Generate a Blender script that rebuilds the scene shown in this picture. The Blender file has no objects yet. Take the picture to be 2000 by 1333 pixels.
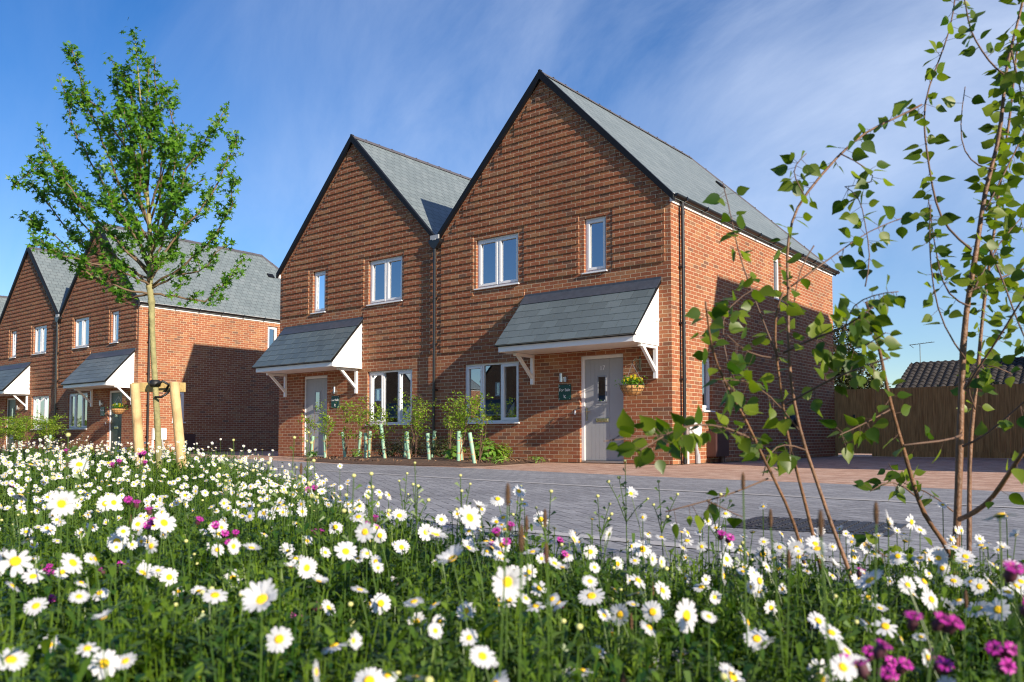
import bpy, bmesh, math, random
import numpy as np
from mathutils import Vector, Matrix
random.seed(7); RS = np.random.RandomState(11)
S = bpy.context.scene
COL = S.collection
# ------------------------------------------------------------------ camera, world, sun, exposure
CAM = Vector((7.2206, -13.6913, 0.485)); YAW = -0.6753; PITCH = 0.0469; FPX = 1629.4; SHY = 112.59
cd = bpy.data.cameras.new('camera'); cam = bpy.data.objects.new('camera', cd); COL.objects.link(cam)
cam.location = CAM; cam.rotation_euler = (math.pi/2 + PITCH, 0, -YAW)
cd.sensor_width = 36; cd.lens = 36*FPX/2000; cd.shift_y = SHY/2000
cd.clip_start = 0.05; cd.clip_end = 3000
cd.dof.use_dof = True; cd.dof.focus_distance = 11.0; cd.dof.aperture_fstop = 6.8
S.camera = cam
SUNV = Vector((5.2, -1.0, 2.13)).normalized()
w = bpy.data.worlds.new('World'); S.world = w; w.use_nodes = True
nt = w.node_tree; nt.nodes.clear()
def N(nt, t, **k):
    n = nt.nodes.new(t)
    for a, b in k.items(): setattr(n, a, b)
    return n
sky = N(nt, 'ShaderNodeTexSky', sky_type='NISHITA', sun_disc=False)
sky.sun_elevation = math.asin(SUNV.z); sky.sun_rotation = math.atan2(SUNV.x, SUNV.y)
sky.air_density = 1.0; sky.dust_density = 0.3; sky.ozone_density = 3.0; sky.altitude = 50
hsv = N(nt, 'ShaderNodeHueSaturation'); hsv.inputs['Saturation'].default_value = 1.32; hsv.inputs['Value'].default_value = 1.2; hsv.inputs['Hue'].default_value = 0.511
tc = N(nt, 'ShaderNodeTexCoord')
mp = N(nt, 'ShaderNodeMapping'); mp.inputs['Rotation'].default_value = (0.5, 0.35, 0.9); mp.inputs['Scale'].default_value = (0.9, 4.2, 2.0)
no = N(nt, 'ShaderNodeTexNoise'); no.inputs['Scale'].default_value = 1.5; no.inputs['Detail'].default_value = 10; no.inputs['Roughness'].default_value = 0.61; no.inputs['Distortion'].default_value = 0.5
no2 = N(nt, 'ShaderNodeTexNoise'); no2.inputs['Scale'].default_value = 1.1; no2.inputs['Detail'].default_value = 3
cr = N(nt, 'ShaderNodeValToRGB'); cr.color_ramp.elements[0].position = 0.28; cr.color_ramp.elements[1].position = 0.80
cr2 = N(nt, 'ShaderNodeValToRGB'); cr2.color_ramp.elements[0].position = 0.36; cr2.color_ramp.elements[1].position = 0.60
mu = N(nt, 'ShaderNodeMath', operation='MULTIPLY'); mu2 = N(nt, 'ShaderNodeMath', operation='MULTIPLY'); mu2.inputs[1].default_value = 0.80
mx = N(nt, 'ShaderNodeMixRGB'); mx.inputs[2].default_value = (7.0, 7.9, 9.6, 1)
bg = N(nt, 'ShaderNodeBackground'); bg.inputs[1].default_value = 0.083
wo = N(nt, 'ShaderNodeOutputWorld')
L = nt.links.new
L(sky.outputs[0], hsv.inputs['Color']); L(tc.outputs['Generated'], mp.inputs[0]); L(mp.outputs[0], no.inputs[0]); L(tc.outputs['Generated'], no2.inputs[0])
L(no.outputs[0], cr.inputs[0]); L(no2.outputs[0], cr2.inputs[0]); L(cr.outputs[0], mu.inputs[0]); L(cr2.outputs[0], mu.inputs[1]); L(mu.outputs[0], mu2.inputs[0])
_d0 = Vector(((-.22), .86, .46)).normalized()
dt = N(nt, 'ShaderNodeVectorMath', operation='DOT_PRODUCT'); dt.inputs[1].default_value = _d0; L(tc.outputs['Generated'], dt.inputs[0])
dr_ = N(nt, 'ShaderNodeMapRange'); dr_.inputs[1].default_value = .72; dr_.inputs[2].default_value = .99; dr_.inputs[3].default_value = .30; dr_.inputs[4].default_value = 1.0; L(dt.outputs['Value'], dr_.inputs[0])
mu3 = N(nt, 'ShaderNodeMath', operation='MULTIPLY'); L(mu2.outputs[0], mu3.inputs[0]); L(dr_.outputs[0], mu3.inputs[1])
L(mu3.outputs[0], mx.inputs[0]); L(hsv.outputs[0], mx.inputs[1]); L(mx.outputs[0], bg.inputs[0]); L(bg.outputs[0], wo.inputs[0])
sd = bpy.data.lights.new('sun', 'SUN'); sun = bpy.data.objects.new('sun', sd); COL.objects.link(sun)
sd.energy = 5.0; sd.angle = math.radians(0.5); sd.color = (1.0, 0.87, 0.70)
sun.rotation_euler = (-SUNV).to_track_quat('-Z', 'Y').to_euler(); sun.location = (30, -20, 30)
S.view_settings.view_transform = 'Standard'; S.view_settings.look = 'None'; S.view_settings.gamma = 1; S.view_settings.exposure = 0.66
S.cycles.filter_width = 1.15
S.cycles.max_bounces = 8; S.cycles.transparent_max_bounces = 12; S.cycles.caustics_reflective = False; S.cycles.caustics_refractive = False
S.cycles.use_denoising = True

# ------------------------------------------------------------------ pixel <-> world (calibration of the photograph's camera)
_fw = np.array([math.sin(YAW)*math.cos(PITCH), math.cos(YAW)*math.cos(PITCH), math.sin(PITCH)])
_rt = np.array([math.cos(YAW), -math.sin(YAW), 0.]); _up = np.cross(_rt, _fw); _o = np.array(CAM)
def at(x, y, d): return _o + (_fw + _rt*(x-1000)/FPX - _up*(y-666.5-SHY)/FPX)*d
def depth_of(p): return (np.asarray(p)-_o) @ _fw
def to_px(p):
    d = np.asarray(p)-_o; z = d @ _fw
    return 1000+FPX*(d@_rt)/z, 666.5+SHY-FPX*(d@_up)/z

# ------------------------------------------------------------------ tags and builders
def tag(o, label=None, cat=None, group=None, kind=None):
    if label: o['label'] = label
    if cat: o['category'] = cat
    if group: o['group'] = group
    if kind: o['kind'] = kind
    return o
def empty(name, loc=(0,0,0), label=None, cat=None, group=None, rz=0):
    o = bpy.data.objects.new(name, None); COL.objects.link(o); o.location = loc; o.rotation_euler = (0,0,rz)
    o.empty_display_size = 0.1
    return tag(o, label, cat, group)
def copy_tree(o, parent=None):
    c = o.copy(); COL.objects.link(c); c.parent = parent
    for ch in list(o.children): copy_tree(ch, c)
    return c
def box_uv(me):
    nv = len(me.vertices); co = np.empty(nv*3, 'f'); me.vertices.foreach_get('co', co); co = co.reshape(-1,3)
    npol = len(me.polygons); nn = np.empty(npol*3, 'f'); me.polygons.foreach_get('normal', nn); nn = nn.reshape(-1,3)
    lt = np.empty(npol, 'i'); me.polygons.foreach_get('loop_total', lt)
    nl = len(me.loops); li = np.empty(nl, 'i'); me.loops.foreach_get('vertex_index', li)
    t = np.stack([-nn[:,1], nn[:,0], np.zeros(npol)], 1); ln = np.linalg.norm(t, axis=1)
    flat = ln < 0.15; t[flat] = (1,0,0); ln[flat] = 1; t /= ln[:,None]
    b = np.cross(nn, t); b[flat] = (0,1,0)
    pi_ = np.repeat(np.arange(npol), lt); P = co[li]
    uv = np.stack([(P*t[pi_]).sum(1), (P*b[pi_]).sum(1)], 1).astype('f')
    l = me.uv_layers.new(name='uv'); l.data.foreach_set('uv', uv.ravel())
class MB:
    def __init__(s): s.v = []; s.f = []; s.m = []
    def add(s, vs, fs, mi=0):
        k = len(s.v); s.v += [tuple(map(float, p)) for p in vs]; s.f += [tuple(i+k for i in f) for f in fs]; s.m += [mi]*len(fs); return s
    def box(s, x0, x1, y0, y1, z0, z1, mi=0, M=None):
        vs = [(x,y,z) for x in (x0,x1) for y in (y0,y1) for z in (z0,z1)]
        if M is not None: vs = [M @ Vector(p) for p in vs]
        return s.add(vs, [(0,1,3,2),(4,6,7,5),(0,4,5,1),(2,3,7,6),(0,2,6,4),(1,5,7,3)], mi)
    def beam(s, a, b, wd, th, up=(0,0,1), mi=0):
        a = Vector(a); b = Vector(b); d = (b-a); ln = d.length; d.normalize(); u = Vector(up)
        r = d.cross(u).normalized(); u = r.cross(d)
        vs = [p + r*sx*wd/2 + u*sz*th/2 for p in (a,b) for sx in (-1,1) for sz in (-1,1)]
        return s.add(vs, [(0,1,3,2),(4,6,7,5),(0,4,5,1),(2,3,7,6),(0,2,6,4),(1,5,7,3)], mi)
    def tube(s, pts, rad, n=8, mi=0, cap=True):
        pts = [Vector(p) for p in pts]; k = len(pts)
        if not hasattr(rad, '__len__'): rad = [rad]*k
        vs = []; prev = None
        for i, p in enumerate(pts):
            d = (pts[min(i+1,k-1)] - pts[max(i-1,0)]).normalized()
            if prev is None: prev = d.orthogonal().normalized()
            prev = (prev - d*prev.dot(d))
            prev = prev.normalized() if prev.length > 1e-6 else d.orthogonal().normalized()
            q = d.cross(prev)
            for j in range(n):
                a = 2*math.pi*j/n; vs.append(p + (prev*math.cos(a)+q*math.sin(a))*rad[i])
        fs = [(i*n+j, i*n+(j+1)%n, (i+1)*n+(j+1)%n, (i+1)*n+j) for i in range(k-1) for j in range(n)]
        if cap: fs += [tuple(range(n-1,-1,-1)), tuple(range((k-1)*n, k*n))]
        return s.add(vs, fs, mi)
    def lathe(s, prof, c=(0,0,0), n=20, mi=0, M=None):
        vs = []
        for r, z in prof:
            for j in range(n):
                a = 2*math.pi*j/n; p = Vector((r*math.cos(a), r*math.sin(a), z))
                if M is not None: p = M @ p
                vs.append(p + Vector(c))
        fs = [(i*n+j, i*n+(j+1)%n, (i+1)*n+(j+1)%n, (i+1)*n+j) for i in range(len(prof)-1) for j in range(n)]
        return s.add(vs, fs, mi)
    def poly(s, pts, mi=0): return s.add(pts, [tuple(range(len(pts)))], mi)
    def slab(s, pts, off, mi=0):
        n = len(pts); o = Vector(off); a = [Vector(p) for p in pts]
        return s.add(a + [p+o for p in a], [tuple(range(n)), tuple(range(2*n-1, n-1, -1))] + [(i, i+n, (i+1)%n+n, (i+1)%n) for i in range(n)], mi)
    def holes(s, P, outer, hs, mi=0, rev=None, rmi=0):
        """flat panel with holes; P maps (u,v,depth) to a point; rev = reveal depth"""
        bm = bmesh.new()
        for lp in [outer]+hs:
            vv = [bm.verts.new((u, v, 0)) for u, v in lp]
            for i in range(len(vv)): bm.edges.new((vv[i], vv[(i+1)%len(vv)]))
        bmesh.ops.triangle_fill(bm, use_beauty=True, use_dissolve=False, edges=bm.edges[:])
        bm.verts.index_update()
        s.add([P(v.co.x, v.co.y, 0) for v in bm.verts], [tuple(v.index for v in f.verts) for f in bm.faces], mi); bm.free()
        if rev:
            for h in hs:
                for i in range(len(h)):
                    a, b = h[i], h[(i+1)%len(h)]
                    s.add([P(*a,0), P(*b,0), P(*b,rev), P(*a,rev)], [(0,1,2,3)], rmi)
        return s
    def build(s, name, mats, parent=None, mir=1, bevel=0, smooth=False, fixn=True):
        me = bpy.data.meshes.new(name)
        me.from_pydata([(p[0]*mir, p[1], p[2]) for p in s.v], [], s.f)
        mats = mats if isinstance(mats, (list, tuple)) else [mats]
        for m in mats: me.materials.append(m)
        me.polygons.foreach_set('material_index', s.m)
        if fixn:
            bm = bmesh.new(); bm.from_mesh(me); bmesh.ops.recalc_face_normals(bm, faces=bm.faces); bm.to_mesh(me); bm.free()
        box_uv(me)
        if smooth: me.polygons.foreach_set('use_smooth', [True]*len(me.polygons))
        o = bpy.data.objects.new(name, me); COL.objects.link(o); o.parent = parent
        if bevel:
            b = o.modifiers.new('bevel', 'BEVEL'); b.width = bevel; b.segments = 2; b.limit_method = 'ANGLE'
        return o
def np_mesh(name, chunks, mats, parent=None, smooth=False):
    """chunks: (V(M,n,3), faces list, mat index list, rnd(M)) -> one mesh"""
    Vs=[];Li=[];Lt=[];Mi=[];Rn=[];off=0
    for V, F, mi, rnd in chunks:
        M_, n, _ = V.shape
        if M_ == 0: continue
        Vs.append(V.reshape(-1,3)); tot = np.array([len(f) for f in F]); idx = np.concatenate([np.array(f) for f in F])
        Li.append((idx[None,:] + (np.arange(M_)*n)[:,None] + off).ravel()); Lt.append(np.tile(tot, M_)); Mi.append(np.tile(np.array(mi), M_))
        Rn.append(np.repeat(rnd, n)); off += M_*n
    V = np.concatenate(Vs).astype('f'); li = np.concatenate(Li).astype('i'); lt = np.concatenate(Lt).astype('i'); mi = np.concatenate(Mi).astype('i'); rn = np.concatenate(Rn).astype('f')
    me = bpy.data.meshes.new(name); me.vertices.add(len(V)); me.vertices.foreach_set('co', V.ravel())
    me.loops.add(len(li)); me.loops.foreach_set('vertex_index', li); me.polygons.add(len(lt))
    st = np.zeros(len(lt), 'i'); st[1:] = np.cumsum(lt)[:-1]
    me.polygons.foreach_set('loop_start', st); me.polygons.foreach_set('loop_total', lt); me.polygons.foreach_set('material_index', mi)
    if smooth: me.polygons.foreach_set('use_smooth', [True]*len(lt))
    me.update(calc_edges=True)
    a = me.attributes.new('rnd', 'FLOAT', 'POINT'); a.data.foreach_set('value', rn)
    for m in mats: me.materials.append(m)
    o = bpy.data.objects.new(name, me); COL.objects.link(o); o.parent = parent
    return o
def frames(nrm, spin):
    """rotation matrices whose z axis is nrm and spun by spin"""
    nrm = nrm/np.linalg.norm(nrm, axis=1)[:,None]
    ref = np.where(np.abs(nrm[:,2:3])>.95, np.array([[1.,0,0]]), np.array([[0,0,1.]]))
    x = np.cross(ref, nrm); x /= np.linalg.norm(x, axis=1)[:,None]; y = np.cross(nrm, x)
    c, s_ = np.cos(spin)[:,None], np.sin(spin)[:,None]
    return np.stack([x*c+y*s_, -x*s_+y*c, nrm], 2)
def place(T, R, pos, sc): return np.einsum('mij,nj->mni', R*sc[:,None,None], T) + pos[:,None,:]

# ------------------------------------------------------------------ materials
def mat(name):
    m = bpy.data.materials.new(name); m.use_nodes = True; nt = m.node_tree
    return m, nt, nt.nodes['Principled BSDF']
def plain(name, col, rough=.5, var=.12, scale=6, bump=.0, metal=0, spec=.5, bscale=60):
    m, nt, b = mat(name); L = nt.links.new
    tc = N(nt,'ShaderNodeTexCoord'); n = N(nt,'ShaderNodeTexNoise'); n.inputs['Scale'].default_value = scale; n.inputs['Detail'].default_value = 6; L(tc.outputs['Object'], n.inputs[0])
    h = N(nt,'ShaderNodeMapRange'); h.inputs[1].default_value=.25; h.inputs[2].default_value=.75; h.inputs[3].default_value = 1-var; h.inputs[4].default_value = 1+var; L(n.outputs[0], h.inputs[0])
    x = N(nt,'ShaderNodeVectorMath', operation='SCALE'); x.inputs[0].default_value = col; L(h.outputs[0], x.inputs['Scale']); L(x.outputs[0], b.inputs['Base Color'])
    b.inputs['Roughness'].default_value = rough; b.inputs['Metallic'].default_value = metal; b.inputs['Specular IOR Level'].default_value = spec
    if bump:
        n2 = N(nt,'ShaderNodeTexNoise'); n2.inputs['Scale'].default_value = bscale; n2.inputs['Detail'].default_value = 4; L(tc.outputs['Object'], n2.inputs[0])
        bp = N(nt,'ShaderNodeBump'); bp.inputs['Strength'].default_value = bump; bp.inputs['Distance'].default_value = .01; L(n2.outputs[0], bp.inputs['Height']); L(bp.outputs[0], b.inputs['Normal'])
    return m
def unit_mat(name, ramp, joint, bw, bh, gap, offset=.5, rough=.8, gapdark=1.0, bump=.6, dist=.004, soft=.0015, var=.25, rot=0, spec=.3, hooks=None, coord='uv', herring=False):
    """bricks, slates or setts: each unit has its own colour; ramp = [(pos, colour)]"""
    m, nt, b = mat(name); L = nt.links.new
    def M(op, a, c=None, d=None):
        n = N(nt,'ShaderNodeMath', operation=op)
        for i, q in enumerate((a,c,d)):
            if q is None: continue
            if isinstance(q, (int,float)): n.inputs[i].default_value = q
            else: L(q, n.inputs[i])
        return n.outputs[0]
    if coord == 'uv':
        uv = N(nt,'ShaderNodeUVMap', uv_map='uv').outputs[0]
    else: uv = N(nt,'ShaderNodeTexCoord').outputs['Object']
    if rot:
        mp = N(nt,'ShaderNodeMapping'); mp.inputs['Rotation'].default_value=(0,0,rot); L(uv, mp.inputs[0]); uv = mp.outputs[0]
    wn = N(nt,'ShaderNodeTexNoise'); wn.inputs['Scale'].default_value = 9; wn.inputs['Detail'].default_value = 3; L(uv, wn.inputs[0])
    wv = N(nt,'ShaderNodeVectorMath', operation='MULTIPLY_ADD'); L(wn.outputs['Color'], wv.inputs[0]); wv.inputs[1].default_value = (dist,dist,0); L(uv, wv.inputs[2])
    sp = N(nt,'ShaderNodeSeparateXYZ'); L(wv.outputs[0], sp.inputs[0]); u, v = sp.outputs[0], sp.outputs[1]
    row = M('FLOOR', M('DIVIDE', v, bh)); odd = M('FLOORED_MODULO', row, 2.0)
    uu = M('ADD', M('DIVIDE', u, bw), M('MULTIPLY', odd, offset)); colm = M('FLOOR', uu)
    cb = N(nt,'ShaderNodeCombineXYZ'); L(colm, cb.inputs[0]); L(row, cb.inputs[1])
    wh = N(nt,'ShaderNodeTexWhiteNoise', noise_dimensions='2D'); L(cb.outputs[0], wh.inputs[0])
    fu = M('FRACT', uu); fv = M('FRACT', M('DIVIDE', v, bh))
    eu = M('MULTIPLY', M('MINIMUM', fu, M('SUBTRACT', 1.0, fu)), bw); ev = M('MULTIPLY', M('MINIMUM', fv, M('SUBTRACT', 1.0, fv)), bh)
    e = M('MINIMUM', eu, ev)
    if herring:
        gx_=M('DIVIDE',u,bh); gy_=M('DIVIDE',v,bh); ii=M('FLOOR',gx_); jj=M('FLOOR',gy_); kk=M('FLOORED_MODULO',M('SUBTRACT',ii,jj),4.0)
        eq=lambda c: M('COMPARE',kk,float(c),.5)
        fx=M('FRACT',gx_); fy=M('FRACT',gy_)
        ds=[M('ADD',fx,eq(1)),M('ADD',M('SUBTRACT',1.0,fx),eq(0)),M('ADD',fy,eq(2)),M('ADD',M('SUBTRACT',1.0,fy),eq(3))]
        e=M('MULTIPLY',M('MINIMUM',M('MINIMUM',ds[0],ds[1]),M('MINIMUM',ds[2],ds[3])),bh)
        nt.links.new(M('SUBTRACT',ii,eq(1)),cb.inputs[0]); nt.links.new(M('SUBTRACT',jj,eq(2)),cb.inputs[1])
    ms = N(nt,'ShaderNodeMapRange'); ms.interpolation_type='SMOOTHSTEP'; L(e, ms.inputs[0]); ms.inputs[1].default_value = gap/2-soft; ms.inputs[2].default_value = gap/2+soft
    cr = N(nt,'ShaderNodeValToRGB'); els = cr.color_ramp.elements
    while len(els) < len(ramp): els.new(.5)
    for el, (p, c) in zip(els, ramp): el.position = p; el.color = (*c, 1)
    cr.color_ramp.interpolation = 'LINEAR'; L(wh.outputs[0], cr.inputs[0])
    tx = N(nt,'ShaderNodeTexNoise'); tx.inputs['Scale'].default_value = 38; tx.inputs['Detail'].default_value = 5; tx.inputs['Roughness'].default_value=.65; L(uv, tx.inputs[0])
    lg = N(nt,'ShaderNodeTexNoise'); lg.inputs['Scale'].default_value = .7; lg.inputs['Detail'].default_value = 3; L(uv, lg.inputs[0])
    k = M('ADD', M('MULTIPLY', M('SUBTRACT', tx.outputs[0], .5), var*2.2), M('ADD', M('MULTIPLY', M('SUBTRACT', lg.outputs[0], .5), var*1.2), 1.0))
    sc = N(nt,'ShaderNodeVectorMath', operation='SCALE'); L(cr.outputs[0], sc.inputs[0]); L(k, sc.inputs['Scale'])
    jn = N(nt,'ShaderNodeVectorMath', operation='SCALE'); jn.inputs[0].default_value = joint; L(k, jn.inputs['Scale'])
    mxn = N(nt,'ShaderNodeMixRGB'); L(ms.outputs[0], mxn.inputs[0]); L(jn.outputs[0], mxn.inputs[1]); L(sc.outputs[0], mxn.inputs[2])
    out = mxn.outputs[0]
    if hooks:
        dx = M('MULTIPLY', M('SUBTRACT', fu, .5), bw); dy = M('MULTIPLY', fv, bh)
        dd = M('SQRT', M('ADD', M('MULTIPLY', dx, dx), M('MULTIPLY', dy, dy)))
        hk = M('LESS_THAN', dd, hooks); h2 = N(nt,'ShaderNodeMixRGB'); L(hk, h2.inputs[0]); L(out, h2.inputs[1]); h2.inputs[2].default_value = (.01,.012,.015,1); out = h2.outputs[0]
    L(out, b.inputs['Base Color']); b.inputs['Roughness'].default_value = rough; b.inputs['Specular IOR Level'].default_value = spec
    bp = N(nt,'ShaderNodeBump'); bp.inputs['Strength'].default_value = bump; bp.inputs['Distance'].default_value = .006
    hh = M('ADD', ms.outputs[0], M('MULTIPLY', tx.outputs[0], .55)); L(hh, bp.inputs['Height']); L(bp.outputs[0], b.inputs['Normal'])
    return m
def leaf_mat(name, c1, c2, rough=.45, trans=.35, attr=True, tint=(1.5,1.6,.6)):
    m, nt, b = mat(name); L = nt.links.new
    if attr: a = N(nt,'ShaderNodeAttribute', attribute_name='rnd').outputs['Fac']
    else:
        tc = N(nt,'ShaderNodeTexCoord'); n = N(nt,'ShaderNodeTexNoise'); n.inputs['Scale'].default_value = 25; L(tc.outputs['Object'], n.inputs[0]); a = n.outputs[0]
    mx = N(nt,'ShaderNodeMixRGB'); L(a, mx.inputs[0]); mx.inputs[1].default_value=(*c1,1); mx.inputs[2].default_value=(*c2,1)
    L(mx.outputs[0], b.inputs['Base Color']); b.inputs['Roughness'].default_value = rough
    tr = N(nt,'ShaderNodeBsdfTranslucent'); tm = N(nt,'ShaderNodeVectorMath', operation='MULTIPLY'); L(mx.outputs[0], tm.inputs[0]); tm.inputs[1].default_value = tint; L(tm.outputs[0], tr.inputs[0])
    ms = N(nt,'ShaderNodeMixShader'); ms.inputs[0].default_value = trans; L(b.outputs[0], ms.inputs[1]); L(tr.outputs[0], ms.inputs[2])
    L(ms.outputs[0], nt.nodes['Material Output'].inputs[0]); return m
BRAMP = [(0,(.17,.085,.055)),(.06,(.23,.092,.05)),(.1,(.27,.090,.044)),(.35,(.305,.106,.050)),(.6,(.265,.090,.044)),(.82,(.345,.142,.064)),(.93,(.335,.155,.075)),(1,(.25,.125,.072))]
M_brick = unit_mat('red_brick', BRAMP, (.56,.44,.30), .225, .075, .0105, rough=.88, var=.42, dist=.003, bump=.9)
M_slate = unit_mat('roof_slate', [(0,(.14,.172,.182)),(.5,(.158,.193,.203)),(1,(.178,.212,.222))], (.025,.03,.035), .25, .2, .011, rough=.55, var=.2, bump=.6, dist=.002, soft=.001, spec=.5, hooks=.013)
M_pslate = unit_mat('porch_slate', [(0,(.075,.10,.11)),(.5,(.095,.125,.135)),(1,(.12,.15,.16))], (.07,.09,.095), 50, 50, .0001, rough=.42, var=.3, bump=.35, spec=.5)
_nt=M_pslate.node_tree; _b=_nt.nodes['Principled BSDF']; _src=_b.inputs['Base Color'].links[0].from_socket
_gi=N(_nt,'ShaderNodeNewGeometry'); _mr=N(_nt,'ShaderNodeMapRange'); _mr.inputs[3].default_value=.88; _mr.inputs[4].default_value=1.12; _sc=N(_nt,'ShaderNodeVectorMath',operation='SCALE')
_nt.links.new(_gi.outputs['Random Per Island'],_mr.inputs[0]); _nt.links.new(_src,_sc.inputs[0]); _nt.links.new(_mr.outputs[0],_sc.inputs['Scale']); _nt.links.new(_sc.outputs[0],_b.inputs['Base Color'])
M_jointl = plain('slate_joint', (.22,.26,.27), .8, .2)
M_sett = unit_mat('grey_block_paving', [(0,(.23,.232,.245)),(.5,(.265,.268,.28)),(1,(.31,.313,.325))], (.07,.07,.075), .2, .1, .006, rough=.8, var=.55, rot=.62, bump=.9, coord='obj', herring=True)
M_redpave = unit_mat('red_block_paving', [(0,(.40,.235,.165)),(.5,(.50,.315,.225)),(1,(.58,.40,.30))], (.14,.09,.07), .2, .1, .006, rough=.85, var=.25, rot=.35, bump=.8, coord='obj', herring=True)
M_kerb = unit_mat('pale_kerb', [(0,(.38,.37,.36)),(1,(.46,.45,.44))], (.2,.2,.2), .9, .3, .006, rough=.85, var=.2, coord='obj', rot=.12)
M_white = plain('white_upvc', (.80,.80,.81), .32, .03)
M_board = plain('white_cladding', (.82,.82,.82), .4, .03)
M_black = plain('black_plastic', (.012,.012,.014), .3, .1)
M_verge = plain('dark_verge', (.006,.007,.010), .55, .15, spec=.25)
M_ridge = plain('ridge_tile', (.085,.08,.095), .7, .2, bump=.3)
M_lead = plain('lead_flashing', (.055,.065,.085), .42, .22, scale=9, bump=.3, bscale=14)
M_doorg = plain('grey_door_paint', (.34,.35,.37), .38, .03)
M_doord = plain('dark_green_door_paint', (.045,.075,.07), .35, .04)
M_chrome = plain('chrome', (.75,.73,.70), .15, .05, metal=1)
M_steel = plain('brushed_steel', (.6,.6,.6), .35, .05, metal=1)
M_sign = plain('green_sign', (.004,.055,.042), .35, .05)
M_text = plain('white_lettering', (.85,.85,.85), .5, .02)
M_brown = plain('brown_plastic', (.075,.035,.03), .45, .1)
M_greyp = plain('grey_plastic', (.35,.37,.40), .45, .05)
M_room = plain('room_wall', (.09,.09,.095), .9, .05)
M_curt = plain('curtain', (.20,.20,.20), .9, .12, scale=3)
M_coir = plain('coir_basket', (.50,.27,.10), .95, .35, scale=40, bump=1, bscale=120)
M_wire = plain('dark_wire', (.05,.055,.04), .5, .1)
M_postw = plain('peeled_timber', (.56,.39,.19), .8, .35, scale=7, bump=.5, bscale=25)
M_rail = plain('weathered_rail', (.42,.30,.12), .85, .35, scale=8, bump=.5)
M_rubber = plain('black_rubber', (.012,.012,.013), .55, .1)
M_bark = plain('mossy_bark', (.27,.25,.115), .85, .35, scale=14, bump=.9, bscale=45)
M_limb = plain('maple_limb_bark', (.15,.10,.06), .8, .3, scale=14, bump=.5)
M_bark2 = plain('young_shoot_bark', (.13,.075,.05), .7, .3, scale=20)
M_birchb = plain('birch_bark', (.17,.085,.042), .55, .45, scale=18, bump=.5, bscale=70)
M_guard = plain('pale_green_tube', (.27,.46,.32), .55, .12, scale=12)
M_cane = plain('bamboo_cane', (.5,.30,.14), .6, .2)
M_mulch = plain('bark_mulch', (.10,.055,.032), .95, .65, scale=22, bump=1.0, bscale=40)
M_soil = plain('meadow_soil', (.030,.040,.018), .95, .4, scale=4, bump=1)
M_grass = plain('far_grass', (.06,.10,.025), .95, .3, scale=.6)
M_iron = plain('cast_iron', (.035,.037,.045), .5, .3, scale=30, bump=1, bscale=40)
M_petal, _nt, _b = mat('white_petal'); _b.inputs['Base Color'].default_value = (.66,.67,.70,1); _b.inputs['Roughness'].default_value = .6
_tr = N(_nt,'ShaderNodeBsdfTranslucent'); _tr.inputs[0].default_value=(.8,.82,.85,1); _ms = N(_nt,'ShaderNodeMixShader'); _ms.inputs[0].default_value=.3
_nt.links.new(_b.outputs[0], _ms.inputs[1]); _nt.links.new(_tr.outputs[0], _ms.inputs[2]); _nt.links.new(_ms.outputs[0], _nt.nodes['Material Output'].inputs[0])
M_disc = plain('yellow_disc', (.95,.58,.006), .8, .15, scale=300, bump=.4, bscale=700)
M_bud = plain('cream_bud', (.52,.52,.20), .6, .2, scale=80)
M_stem = leaf_mat('green_stem', (.05,.11,.015), (.10,.17,.03), attr=False, trans=.15)
M_brspike = plain('brown_seed_head', (.16,.085,.04), .9, .4, scale=200, bump=1, bscale=500)
M_mag = leaf_mat('magenta_petal', (.55,.02,.38), (.62,.05,.45), attr=False, trans=.35, tint=(1.2,1,1.2))
M_calyx = plain('dark_calyx', (.09,.025,.04), .7, .2)
M_fol = leaf_mat('meadow_leaf', (.022,.075,.005), (.17,.27,.018), trans=.28, rough=.45)
M_maple = leaf_mat('maple_leaf', (.035,.13,.007), (.14,.30,.016), trans=.42, rough=.45)
M_birch = leaf_mat('birch_leaf', (.030,.085,.006), (.19,.25,.018), trans=.48, rough=.42)
M_sap = leaf_mat('sapling_leaf', (.09,.20,.015), (.30,.42,.03), trans=.45)
M_shrub = leaf_mat('dark_shrub_leaf', (.025,.06,.015), (.10,.09,.04), trans=.25)
M_lime = leaf_mat('bright_green_leaf', (.10,.24,.03), (.22,.36,.05), trans=.4)
M_dark = leaf_mat('evergreen_leaf', (.015,.028,.008), (.09,.10,.03), trans=.15, rough=.75)
M_yel = plain('yellow_flower', (.85,.65,.02), .6, .1)
M_fence, _nt, _b = mat('fence_boards')
_tc = N(_nt,'ShaderNodeTexCoord'); _mp = N(_nt,'ShaderNodeMapping'); _mp.inputs['Scale'].default_value=(14,14,1.1); _n = N(_nt,'ShaderNodeTexNoise'); _n.inputs['Scale'].default_value=2.2; _n.inputs['Detail'].default_value=8
_cr = N(_nt,'ShaderNodeValToRGB'); _cr.color_ramp.elements[0].position=.3; _cr.color_ramp.elements[0].color=(.30,.16,.055,1); _cr.color_ramp.elements[1].position=.72; _cr.color_ramp.elements[1].color=(.62,.37,.14,1)
_nt.links.new(_tc.outputs['Object'], _mp.inputs[0]); _nt.links.new(_mp.outputs[0], _n.inputs[0]); _nt.links.new(_n.outputs[0], _cr.inputs[0]); _nt.links.new(_cr.outputs[0], _b.inputs['Base Color']); _b.inputs['Roughness'].default_value=.85
M_tile = plain('mossy_pantile', (.035,.03,.027), .9, .6, scale=5, bump=.8)
M_glass, _nt, _b = mat('window_glass'); _nt.nodes.remove(_b)
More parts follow.
